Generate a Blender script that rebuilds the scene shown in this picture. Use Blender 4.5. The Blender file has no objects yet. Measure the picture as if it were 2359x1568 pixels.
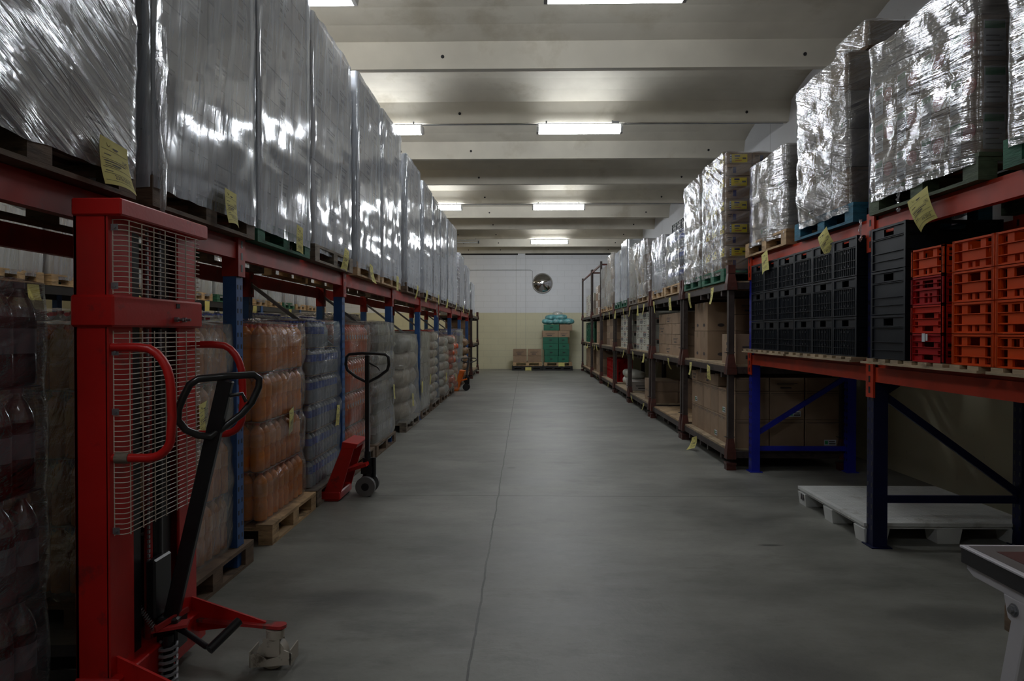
import bpy, math, random
from mathutils import Vector, Matrix, noise
random.seed(7)
C = bpy.context.scene.collection
SC = bpy.context.scene
R = math.radians
PI = math.pi

# ------------------------------------------------------------------ camera, world, exposure
cam_data = bpy.data.cameras.new('camera')
cam = bpy.data.objects.new('camera', cam_data)
C.objects.link(cam)
cam.location = (0, 0, 1.5)
cam.rotation_euler = (R(90 - 0.678), 0, R(1.088))
cam_data.sensor_width = 36.0
cam_data.lens = 1606 / 2359 * 36.0
cam_data.clip_start = 0.05
cam_data.clip_end = 200
SC.camera = cam
world = bpy.data.worlds.new('world')
SC.world = world
world.use_nodes = True
world.node_tree.nodes['Background'].inputs[0].default_value = (0.5, 0.55, 0.65, 1)
world.node_tree.nodes['Background'].inputs[1].default_value = 0.02
SC.view_settings.view_transform = 'Standard'
SC.view_settings.look = 'None'
SC.view_settings.gamma = 1.0
SC.view_settings.exposure = 1.28
SC.cycles.adaptive_threshold = 0.015
SC.cycles.max_bounces = 7
SC.cycles.diffuse_bounces = 4
SC.cycles.glossy_bounces = 3
SC.cycles.transmission_bounces = 3
SC.cycles.transparent_max_bounces = 10
SC.cycles.caustics_reflective = False
SC.cycles.caustics_refractive = False
SC.cycles.sample_clamp_indirect = 3.0
LAMP_POWER = 17.0        # emission of the tube diffusers

# ------------------------------------------------------------------ materials
def newmat(name):
    m = bpy.data.materials.new(name)
    m.use_nodes = True
    nt = m.node_tree
    for n in list(nt.nodes):
        nt.nodes.remove(n)
    out = nt.nodes.new('ShaderNodeOutputMaterial')
    return m, nt, out

def N(nt, t, **kw):
    n = nt.nodes.new(t)
    for k, v in kw.items():
        if k.startswith('i_'):
            key = k[2:]
            n.inputs[int(key) if key.isdigit() else key.replace('_', ' ')].default_value = v
        else:
            setattr(n, k, v)
    return n

def mth(nt, op, a, b=None, clamp=False):
    n = nt.nodes.new('ShaderNodeMath'); n.operation = op; n.use_clamp = clamp
    for i, v in enumerate((a, b)):
        if v is None: continue
        if isinstance(v, (int, float)): n.inputs[i].default_value = v
        else: nt.links.new(v, n.inputs[i])
    return n.outputs[0]

def mixc(nt, fac, a, b):
    n = nt.nodes.new('ShaderNodeMix'); n.data_type = 'RGBA'
    if isinstance(fac, (int, float)): n.inputs[0].default_value = fac
    else: nt.links.new(fac, n.inputs[0])
    for i, v in ((6, a), (7, b)):
        if isinstance(v, (tuple, list)): n.inputs[i].default_value = (*v[:3], 1)
        else: nt.links.new(v, n.inputs[i])
    return n.outputs[2]

def mat(name, col, rough=0.5, metal=0.0, var=0.15, scale=6.0, col2=None, w2=0.0, scale2=3.0, bump=0.0, bscale=40.0,
        rnd=0.0, coat=0.0, spec=0.5, stretch=(1, 1, 1)):
    m, nt, out = newmat(name)
    b = N(nt, 'ShaderNodeBsdfPrincipled')
    b.inputs['Roughness'].default_value = rough
    b.inputs['Metallic'].default_value = metal
    b.inputs['Coat Weight'].default_value = coat
    b.inputs['Specular IOR Level'].default_value = spec
    nt.links.new(b.outputs[0], out.inputs[0])
    tc = N(nt, 'ShaderNodeTexCoord'); mp = N(nt, 'ShaderNodeMapping'); mp.inputs['Scale'].default_value = stretch
    nt.links.new(tc.outputs['Object'], mp.inputs[0])
    n1 = N(nt, 'ShaderNodeTexNoise'); n1.inputs['Scale'].default_value = scale; n1.inputs['Detail'].default_value = 5
    nt.links.new(mp.outputs[0], n1.inputs['Vector'])
    dark = tuple(c * (1 - var) for c in col); light = tuple(min(1, c * (1 + var)) for c in col)
    f = mth(nt, 'MULTIPLY_ADD', n1.outputs[0], 3.0)
    nt.nodes[-1].inputs[2].default_value = -1.0
    nt.nodes[-1].use_clamp = True
    c = mixc(nt, f, dark, light)
    if col2 is not None:
        n2 = N(nt, 'ShaderNodeTexNoise'); n2.inputs['Scale'].default_value = scale2; n2.inputs['Detail'].default_value = 6
        n2.inputs['Roughness'].default_value = 0.65
        nt.links.new(mp.outputs[0], n2.inputs['Vector'])
        f2 = mth(nt, 'SUBTRACT', n2.outputs[0], 1 - w2 - 0.05, False)
        f2 = mth(nt, 'MULTIPLY', f2, 9.0, True)
        c = mixc(nt, f2, c, col2)
    if rnd:
        oi = N(nt, 'ShaderNodeObjectInfo')
        k = mth(nt, 'MULTIPLY', oi.outputs['Random'], rnd)
        k = mth(nt, 'ADD', k, 1 - rnd / 2)
        hsv = N(nt, 'ShaderNodeHueSaturation')
        nt.links.new(k, hsv.inputs['Value']); nt.links.new(c, hsv.inputs['Color'])
        c = hsv.outputs[0]
    nt.links.new(c, b.inputs['Base Color'])
    if bump:
        n3 = N(nt, 'ShaderNodeTexNoise'); n3.inputs['Scale'].default_value = bscale; n3.inputs['Detail'].default_value = 4
        nt.links.new(mp.outputs[0], n3.inputs['Vector'])
        bp = N(nt, 'ShaderNodeBump'); bp.inputs['Strength'].default_value = bump; bp.inputs['Distance'].default_value = 0.01
        nt.links.new(n3.outputs[0], bp.inputs['Height']); nt.links.new(bp.outputs[0], b.inputs['Normal'])
    return m

def film_mat(name, clear=0.5, tint=(0.62, 0.64, 0.68), gloss=0.35, rough=0.14, ang=35, streak=0.5, fine=14.0, along=1.2, dist=0.02, crumple=0.25, fk=0.8):
    """Stretch film: part clear, part milky, with a bumped glossy coat whose streaks run at ANG degrees."""
    m, nt, out = newmat(name)
    tc = N(nt, 'ShaderNodeTexCoord'); sx = N(nt, 'ShaderNodeSeparateXYZ')
    nt.links.new(tc.outputs['Object'], sx.inputs[0])
    u = mth(nt, 'ADD', sx.outputs[0], sx.outputs[1]); v = sx.outputs[2]
    ca, sa = math.cos(R(ang)), math.sin(R(ang))
    p = mth(nt, 'ADD', mth(nt, 'MULTIPLY', u, ca), mth(nt, 'MULTIPLY', v, sa))
    q = mth(nt, 'ADD', mth(nt, 'MULTIPLY', u, -sa), mth(nt, 'MULTIPLY', v, ca))
    cb = N(nt, 'ShaderNodeCombineXYZ')
    nt.links.new(mth(nt, 'MULTIPLY', p, along), cb.inputs[0]); nt.links.new(mth(nt, 'MULTIPLY', q, fine), cb.inputs[1])
    n1 = N(nt, 'ShaderNodeTexNoise'); n1.inputs['Scale'].default_value = 1.0; n1.inputs['Detail'].default_value = 5
    n1.inputs['Roughness'].default_value = 0.6; n1.inputs['Distortion'].default_value = 0.6
    nt.links.new(cb.outputs[0], n1.inputs['Vector'])
    n2 = N(nt, 'ShaderNodeTexNoise'); n2.inputs['Scale'].default_value = 7.0; n2.inputs['Detail'].default_value = 3
    n2.inputs['Distortion'].default_value = 1.2
    nt.links.new(tc.outputs['Object'], n2.inputs['Vector'])
    h = mth(nt, 'ADD', n1.outputs[0], mth(nt, 'MULTIPLY', n2.outputs[0], crumple))
    bp = N(nt, 'ShaderNodeBump'); bp.inputs['Strength'].default_value = streak; bp.inputs['Distance'].default_value = dist
    nt.links.new(h, bp.inputs['Height'])
    tr = N(nt, 'ShaderNodeBsdfTransparent'); tr.inputs[0].default_value = (0.97, 0.975, 0.98, 1)
    df = N(nt, 'ShaderNodeBsdfDiffuse'); df.inputs[0].default_value = (*tint, 1)
    gl = N(nt, 'ShaderNodeBsdfGlossy'); gl.inputs[0].default_value = (0.95, 0.97, 1.0, 1); gl.inputs['Roughness'].default_value = rough
    nt.links.new(bp.outputs[0], gl.inputs['Normal']); nt.links.new(bp.outputs[0], df.inputs['Normal'])
    f1 = mth(nt, 'MULTIPLY', mth(nt, 'SUBTRACT', n1.outputs[0], 0.5), 0.8)
    f1 = mth(nt, 'ADD', f1, 1 - clear, True)
    mx = N(nt, 'ShaderNodeMixShader'); nt.links.new(f1, mx.inputs[0])
    nt.links.new(tr.outputs[0], mx.inputs[1]); nt.links.new(df.outputs[0], mx.inputs[2])
    lw = N(nt, 'ShaderNodeLayerWeight'); lw.inputs[0].default_value = 0.35
    nt.links.new(bp.outputs[0], lw.inputs['Normal'])
    f2 = mth(nt, 'MULTIPLY_ADD', lw.outputs['Fresnel'], fk); nt.nodes[-1].inputs[2].default_value = gloss * 0.5; nt.nodes[-1].use_clamp = True
    f2 = mth(nt, 'MINIMUM', f2, 0.75)
    mx2 = N(nt, 'ShaderNodeMixShader'); nt.links.new(f2, mx2.inputs[0])
    nt.links.new(mx.outputs[0], mx2.inputs[1]); nt.links.new(gl.outputs[0], mx2.inputs[2])
    nt.links.new(mx2.outputs[0], out.inputs[0])
    return m

def emis(name, col, s):
    m, nt, out = newmat(name)
    e = N(nt, 'ShaderNodeEmission'); e.inputs[0].default_value = (*col, 1); e.inputs[1].default_value = s
    nt.links.new(e.outputs[0], out.inputs[0])
    return m

def floor_mat():
    m, nt, out = newmat('concrete floor')
    b = N(nt, 'ShaderNodeBsdfPrincipled'); nt.links.new(b.outputs[0], out.inputs[0])
    tc = N(nt, 'ShaderNodeTexCoord'); sx = N(nt, 'ShaderNodeSeparateXYZ'); nt.links.new(tc.outputs['Object'], sx.inputs[0])
    def nz(scale, det, st=(1, 1, 1), rough=0.6):
        mp = N(nt, 'ShaderNodeMapping'); mp.inputs['Scale'].default_value = st
        nt.links.new(tc.outputs['Object'], mp.inputs[0])
        n = N(nt, 'ShaderNodeTexNoise'); n.inputs['Scale'].default_value = scale; n.inputs['Detail'].default_value = det
        n.inputs['Roughness'].default_value = rough
        nt.links.new(mp.outputs[0], n.inputs['Vector']); return n.outputs[0]
    a = nz(0.9, 8, (0.8, 1.3, 1), 0.68); st = nz(1.3, 7, (0.7, 1.5, 1), 0.72); fine = nz(30, 3)
    c = mixc(nt, mth(nt, 'MULTIPLY', mth(nt, 'SUBTRACT', a, 0.32), 2.6, True), (0.115, 0.115, 0.102), (0.285, 0.282, 0.255))
    dk = mth(nt, 'MULTIPLY', mth(nt, 'SUBTRACT', st, 0.53), 4.5, True)
    c = mixc(nt, mth(nt, 'MULTIPLY', dk, 0.75), c, (0.070, 0.069, 0.063))
    scuff = nz(2.2, 5, (0.5, 2.2, 1), 0.75)
    c = mixc(nt, mth(nt, 'MULTIPLY', mth(nt, 'SUBTRACT', scuff, 0.6), 3.0, True), c, (0.32, 0.32, 0.30))
    c = mixc(nt, mth(nt, 'MULTIPLY', mth(nt, 'SUBTRACT', fine, 0.55), 1.0, True), c, (0.08, 0.08, 0.075))
    # worn, stained spots
    wob = nz(5, 4)
    for cx, cy, rx, ry, k in ((1.72, 4.93, 0.10, 0.025, 0.85), (1.9, 6.9, 0.5, 0.35, 0.35), (-0.15, 7.7, 0.06, 0.04, 0.7), (2.25, 3.7, 0.35, 0.2, 0.4),
                              (1.15, 3.05, 0.4, 0.2, 0.3), (-0.9, 3.9, 0.5, 0.15, 0.35), (1.5, 5.9, 0.3, 0.5, 0.3)):
        dx = mth(nt, 'DIVIDE', mth(nt, 'SUBTRACT', sx.outputs[0], cx), rx)
        dy = mth(nt, 'DIVIDE', mth(nt, 'SUBTRACT', sx.outputs[1], cy), ry)
        d = mth(nt, 'ADD', mth(nt, 'MULTIPLY', dx, dx), mth(nt, 'MULTIPLY', dy, dy))
        d = mth(nt, 'ADD', d, mth(nt, 'MULTIPLY', wob, 1.3))
        f = mth(nt, 'MULTIPLY', mth(nt, 'SUBTRACT', 1.7, d), k * 1.2, True)
        c = mixc(nt, mth(nt, 'MINIMUM', f, k), c, (0.035, 0.034, 0.032))
    # saw-cut joints
    wig = mth(nt, 'MULTIPLY', nz(3.0, 4), 0.03)
    dx = mth(nt, 'ABSOLUTE', mth(nt, 'SUBTRACT', mth(nt, 'ADD', sx.outputs[0], wig), -0.235))
    l1 = mth(nt, 'LESS_THAN', dx, 0.006)
    yy = mth(nt, 'ADD', sx.outputs[1], mth(nt, 'MULTIPLY', wig, 0.6))
    my = mth(nt, 'ABSOLUTE', mth(nt, 'SUBTRACT', mth(nt, 'MODULO', mth(nt, 'ADD', yy, 4.3 * 6 - 6.39 + 2.15), 4.3), 2.15))
    l2 = mth(nt, 'LESS_THAN', my, 0.007)
    ln = mth(nt, 'MAXIMUM', l1, l2)
    c = mixc(nt, mth(nt, 'MULTIPLY', ln, 0.8), c, (0.02, 0.02, 0.018))
    nt.links.new(c, b.inputs['Base Color'])
    r = mth(nt, 'MULTIPLY_ADD', a, 0.25); nt.nodes[-1].inputs[2].default_value = 0.36
    nt.links.new(r, b.inputs['Roughness'])
    bp = N(nt, 'ShaderNodeBump'); bp.inputs['Strength'].default_value = 0.25; bp.inputs['Distance'].default_value = 0.004
    nt.links.new(mth(nt, 'SUBTRACT', fine, mth(nt, 'MULTIPLY', ln, 2.0)), bp.inputs['Height']); nt.links.new(bp.outputs[0], b.inputs['Normal'])
    return m

def wall_mat(name, blocks=True):
    m, nt, out = newmat(name)
    b = N(nt, 'ShaderNodeBsdfPrincipled'); b.inputs['Roughness'].default_value = 0.7
    nt.links.new(b.outputs[0], out.inputs[0])
    tc = N(nt, 'ShaderNodeTexCoord'); sx = N(nt, 'ShaderNodeSeparateXYZ'); nt.links.new(tc.outputs['Object'], sx.inputs[0])
    u = mth(nt, 'ADD', sx.outputs[0], sx.outputs[1])
    n = N(nt, 'ShaderNodeTexNoise'); n.inputs['Scale'].default_value = 1.3; n.inputs['Detail'].default_value = 7
    nt.links.new(tc.outputs['Object'], n.inputs['Vector'])
    up = mixc(nt, n.outputs[0], (0.74, 0.76, 0.80), (0.82, 0.84, 0.88))
    lo = mixc(nt, n.outputs[0], (0.64, 0.61, 0.43), (0.74, 0.71, 0.51))
    split = mth(nt, 'GREATER_THAN', sx.outputs[2], 2.29)
    c = mixc(nt, split, lo, up)
    cb = N(nt, 'ShaderNodeCombineXYZ'); nt.links.new(u, cb.inputs[0]); nt.links.new(sx.outputs[2], cb.inputs[1])
    br = N(nt, 'ShaderNodeTexBrick'); br.inputs['Scale'].default_value = 1.0
    br.inputs['Brick Width'].default_value = 0.6; br.inputs['Row Height'].default_value = 0.25; br.inputs['Mortar Size'].default_value = 0.006
    br.inputs['Color1'].default_value = (1, 1, 1, 1); br.inputs['Color2'].default_value = (1, 1, 1, 1); br.inputs['Mortar'].default_value = (0, 0, 0, 1)
    nt.links.new(cb.outputs[0], br.inputs['Vector'])
    if blocks:
        c = mixc(nt, mth(nt, 'MULTIPLY', br.outputs['Fac'], 0.18), c, (0.2, 0.2, 0.17))
        for x in (-0.37, 0.02):   # vertical panel joints
            l = mth(nt, 'LESS_THAN', mth(nt, 'ABSOLUTE', mth(nt, 'SUBTRACT', sx.outputs[0], x)), 0.010)
            c = mixc(nt, mth(nt, 'MULTIPLY', l, 0.35), c, (0.25, 0.25, 0.22))
    else:
        l = mth(nt, 'LESS_THAN', mth(nt, 'ABSOLUTE', mth(nt, 'SUBTRACT', mth(nt, 'MODULO', mth(nt, 'ADD', sx.outputs[1], 20.0), 3.0), 1.5)), 0.012)
        c = mixc(nt, mth(nt, 'MULTIPLY', l, 0.4), c, (0.25, 0.25, 0.25))
        sp = N(nt, 'ShaderNodeTexNoise'); sp.inputs['Scale'].default_value = 9; sp.inputs['Detail'].default_value = 6
        nt.links.new(tc.outputs['Object'], sp.inputs['Vector'])
        c = mixc(nt, mth(nt, 'MULTIPLY', mth(nt, 'SUBTRACT', sp.outputs[0], 0.66), 5.0, True), c, (0.3, 0.28, 0.25))
    nt.links.new(c, b.inputs['Base Color'])
    bp = N(nt, 'ShaderNodeBump'); bp.inputs['Strength'].default_value = 0.4; bp.inputs['Distance'].default_value = 0.01; bp.invert = True
    nt.links.new(br.outputs['Fac'], bp.inputs['Height'])
    if blocks: nt.links.new(bp.outputs[0], b.inputs['Normal'])
    return m

M = {}
M['floor'] = floor_mat()
M['wall_block'] = wall_mat('painted block wall', True)
M['wall_panel'] = wall_mat('painted panel wall', False)
M['ceiling'] = mat('roof concrete', (0.64, 0.60, 0.51), 0.8, var=0.08, scale=1.5, col2=(0.52, 0.475, 0.38), w2=0.38, scale2=0.8)
M['beam_hole'] = mat('hole plug', (0.02, 0.02, 0.02), 0.8)
for _k, _f in (('tube_a', 0.26), ('tube_e', 0.9), ('tube_b', 0.8), ('tube', 1.0), ('tube_c', 1.15), ('tube_d', 2.0)):
    M[_k] = emis('lit tube diffuser', (0.92, 0.96, 1.0), LAMP_POWER * _f)
M['tube_warm'] = emis('lit warm diffuser', (1.0, 0.86, 0.62), LAMP_POWER * 0.75)
M['fixture'] = mat('fixture white', (0.6, 0.6, 0.6), 0.4)
M['tube_off'] = mat('unlit tube', (0.75, 0.78, 0.8), 0.15)
M['steel'] = mat('grey steel', (0.33, 0.34, 0.36), 0.35, metal=0.8, var=0.2)
M['zinc'] = mat('zinc grey', (0.28, 0.28, 0.30), 0.4, metal=0.6, var=0.2)
M['blue_left'] = mat('rack blue worn', (0.028, 0.10, 0.30), 0.42, var=0.15, scale=8, col2=(0.10, 0.12, 0.16), w2=0.30, scale2=10)
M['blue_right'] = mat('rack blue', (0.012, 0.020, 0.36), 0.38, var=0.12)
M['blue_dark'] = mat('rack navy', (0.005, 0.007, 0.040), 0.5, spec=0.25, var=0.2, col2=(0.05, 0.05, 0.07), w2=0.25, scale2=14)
M['black'] = mat('black steel', (0.008, 0.008, 0.010), 0.35, var=0.2)
M['blackplastic'] = mat('black grip', (0.012, 0.012, 0.014), 0.28, var=0.2, coat=0.3)
M['beam_red'] = mat('beam red', (0.33, 0.020, 0.012), 0.45, spec=0.35, var=0.2, col2=(0.20, 0.05, 0.04), w2=0.36, scale2=5)
M['beam_orange'] = mat('beam orange red', (0.46, 0.034, 0.008), 0.45, spec=0.3, var=0.15, col2=(0.25, 0.05, 0.03), w2=0.32, scale2=4)
M['red'] = mat('machine red', (0.52, 0.012, 0.010), 0.36, var=0.12, scale=4, col2=(0.22, 0.02, 0.02), w2=0.36, scale2=7, bump=0.06, bscale=60)
M['red_worn'] = mat('worn red', (0.40, 0.03, 0.03), 0.45, var=0.2, col2=(0.10, 0.07, 0.06), w2=0.42, scale2=12)
M['wire'] = mat('cream wire', (0.62, 0.55, 0.47), 0.4)
M['wheel'] = mat('cream wheel', (0.42, 0.38, 0.32), 0.5, col2=(0.1, 0.08, 0.06), w2=0.4, scale2=14)
M['greywheel'] = mat('grey wheel', (0.16, 0.16, 0.16), 0.5)
M['orange'] = mat('jack orange', (0.75, 0.16, 0.01), 0.4)
M['brown'] = mat('rust brown steel', (0.085, 0.026, 0.020), 0.5, spec=0.3, var=0.25, scale=9, col2=(0.05, 0.03, 0.028), w2=0.42, scale2=7)
M['browngrey'] = mat('worn steel post', (0.050, 0.036, 0.033), 0.5, spec=0.35, var=0.3, col2=(0.03, 0.022, 0.02), w2=0.42, scale2=9)
def wood(name, col):
    return mat(name, col, 0.75, var=0.3, scale=4, stretch=(1, 1, 6), col2=tuple(c * 0.45 for c in col), w2=0.42, scale2=5, bump=0.3, bscale=20, rnd=0.3)
M['wood'] = wood('pallet wood', (0.46, 0.31, 0.17))
M['wood_dark'] = wood('old pallet wood', (0.15, 0.10, 0.065))
M['wood_grey'] = wood('grey pallet wood', (0.22, 0.18, 0.14))
M['wood_green'] = wood('green pallet', (0.025, 0.13, 0.075))
M['wood_olive'] = wood('dull green pallet', (0.07, 0.10, 0.055))
M['wood_blue'] = wood('blue pallet', (0.025, 0.14, 0.22))
M['deck'] = wood('deck board', (0.36, 0.27, 0.17))
M['carton'] = mat('brown carton', (0.31, 0.21, 0.135), 0.8, var=0.08, rnd=0.2)
M['carton_dark'] = mat('dark carton', (0.22, 0.145, 0.095), 0.8, var=0.08, rnd=0.3)
M['carton_grey'] = mat('greyish carton', (0.50, 0.46, 0.42), 0.8, var=0.1, rnd=0.5)
M['carton_white'] = mat('white carton', (0.55, 0.55, 0.48), 0.7, var=0.06, rnd=0.2)
M['tape'] = mat('tape', (0.38, 0.29, 0.20), 0.25, var=0.1)
M['ink'] = mat('print ink', (0.06, 0.05, 0.05), 0.7)
M['inkblue'] = mat('blue print', (0.03, 0.03, 0.12), 0.6)
M['yellowlabel'] = mat('yellow label', (0.80, 0.62, 0.03), 0.5, var=0.04)
M['whitelabel'] = mat('white label', (0.62, 0.66, 0.70), 0.5, var=0.05)
M['greenprint'] = mat('green print', (0.04, 0.32, 0.14), 0.5)
M['redprint'] = mat('red print', (0.5, 0.06, 0.04), 0.5)
M['paper'] = mat('yellow paper', (0.66, 0.60, 0.20), 0.75, var=0.06)
M['guard'] = mat('white corner guard', (0.72, 0.74, 0.76), 0.5, var=0.05)
M['crate_black'] = mat('black plastic crate', (0.007, 0.010, 0.015), 0.42, var=0.2, rnd=0.3, spec=0.2)
M['crate_orange'] = mat('orange crate', (0.62, 0.062, 0.002), 0.5, spec=0.12, var=0.08, rnd=0.15)
M['crate_red'] = mat('red crate', (0.36, 0.005, 0.007), 0.5, spec=0.12, var=0.1, rnd=0.1)
M['crate_redorange'] = mat('red orange crate', (0.50, 0.018, 0.003), 0.5, spec=0.12, var=0.1)
M['pallet_white'] = mat('white plastic', (0.62, 0.63, 0.62), 0.45, var=0.06, col2=(0.42, 0.41, 0.38), w2=0.36, scale2=4)
M['cola'] = mat('dark cola', (0.006, 0.006, 0.009), 0.22, spec=0.3)
M['cola_label'] = mat('grey silver label', (0.20, 0.205, 0.25), 0.3, var=0.15)
M['pet'] = film_mat('clear plastic neck', clear=0.75, tint=(0.45, 0.47, 0.5), gloss=0.25, rough=0.1, streak=0.05)
M['soda'] = mat('orange soda', (0.85, 0.27, 0.03), 0.14, spec=0.6, rnd=0.35)
M['soda_label'] = mat('orange label', (0.88, 0.34, 0.07), 0.4, rnd=0.3)
M['redsoda'] = mat('deep orange soda', (0.62, 0.09, 0.02), 0.14, spec=0.6, rnd=0.3)
M['fanta_label'] = mat('bright orange label', (0.75, 0.14, 0.015), 0.4)
M['water'] = mat('water bottle', (0.26, 0.29, 0.34), 0.12, spec=0.6, rnd=0.3)
M['water_label'] = mat('blue label', (0.035, 0.09, 0.40), 0.35, rnd=0.5)
M['cap_red'] = mat('red cap', (0.50, 0.02, 0.03), 0.4)
M['cap_orange'] = mat('orange cap', (0.70, 0.08, 0.01), 0.4)
M['cap_blue'] = mat('blue cap', (0.03, 0.08, 0.45), 0.4)
M['cap_grey'] = mat('grey cap', (0.3, 0.3, 0.33), 0.4)
M['white'] = mat('white paint', (0.62, 0.61, 0.66), 0.4, var=0.04)
M['rubber'] = mat('dark edge band', (0.035, 0.035, 0.038), 0.6)
M['redtop'] = mat('dark red top', (0.085, 0.03, 0.028), 0.55, var=0.2)
M['greytop'] = mat('grey border', (0.16, 0.15, 0.15), 0.5)
M['mirror'] = mat('convex mirror', (0.55, 0.55, 0.58), 0.03, metal=1.0, var=0.0)
M['mirror_rim'] = mat('mirror rim', (0.30, 0.29, 0.27), 0.4)
M['green_box'] = mat('green box', (0.012, 0.13, 0.075), 0.5, var=0.15, rnd=0.3)
M['bag_flour'] = mat('flour bag', (0.58, 0.50, 0.40), 0.5, var=0.12, scale=9, rnd=0.25)
M['bag_white'] = mat('white bag', (0.56, 0.56, 0.50), 0.45, var=0.1, rnd=0.15)
M['bag_red'] = mat('orange red bag', (0.62, 0.10, 0.035), 0.35, var=0.35, scale=12, col2=(0.5, 0.4, 0.34), w2=0.36, scale2=14, rnd=0.3)
M['bag_brown'] = mat('brown net bag', (0.24, 0.14, 0.07), 0.6, var=0.4, scale=25, rnd=0.3)
M['bag_teal'] = mat('turquoise bag', (0.12, 0.34, 0.36), 0.35, var=0.4, scale=9, col2=(0.45, 0.5, 0.5), w2=0.4, scale2=12, rnd=0.3)
M['film_smooth'] = film_mat('taut stretch film', clear=0.66, tint=(0.80, 0.86, 0.98), gloss=0.32, rough=0.11, ang=82, streak=0.16, fine=12, along=1.0, dist=0.012, crumple=0.45, fk=0.45)
M['film_diag'] = film_mat('diagonal stretch film', clear=0.60, tint=(0.60, 0.62, 0.70), gloss=0.45, rough=0.07, ang=-28, streak=0.9, fine=30, along=0.3, dist=0.014, crumple=0.10, fk=0.6)
M['film_wild'] = film_mat('crinkled stretch film', clear=0.84, tint=(0.62, 0.61, 0.62), gloss=0.34, rough=0.07, ang=24, streak=1.0, fine=13, along=0.7, dist=0.022, crumple=0.3, fk=0.85)
M['film_band'] = film_mat('stretch film wound in bands', clear=0.82, tint=(0.60, 0.60, 0.62), gloss=0.36, rough=0.07, ang=6, streak=1.0, fine=17, along=0.7, dist=0.020, crumple=0.2, fk=0.85)
M['film_clear'] = film_mat('clear shrink film', clear=0.87, tint=(0.70, 0.60, 0.52), gloss=0.18, rough=0.06, ang=12, streak=1.0, fine=12, along=1.6, dist=0.024, crumple=0.6, fk=0.40)
M['film_cool'] = film_mat('clear cool shrink film', clear=0.88, tint=(0.50, 0.56, 0.66), gloss=0.20, rough=0.06, ang=12, streak=1.0, fine=12, along=1.6, dist=0.024, crumple=0.6, fk=0.40)
M['film_light'] = film_mat('thin clear film', clear=0.95, tint=(0.6, 0.6, 0.6), gloss=0.10, rough=0.07, ang=24, streak=1.0, fine=15, along=0.8, dist=0.022, crumple=0.3, fk=1.0)
M['film_milky'] = film_mat('milky shrink film', clear=0.70, tint=(0.68, 0.66, 0.60), gloss=0.26, rough=0.12, ang=70, streak=0.7, fine=8, along=2.0, dist=0.03, crumple=1.0, fk=0.4)
M['film_loose'] = film_mat('loose film', clear=0.6, tint=(0.6, 0.6, 0.62), gloss=0.4, rough=0.12, ang=80, streak=1.0, fine=30, along=3)

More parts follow.
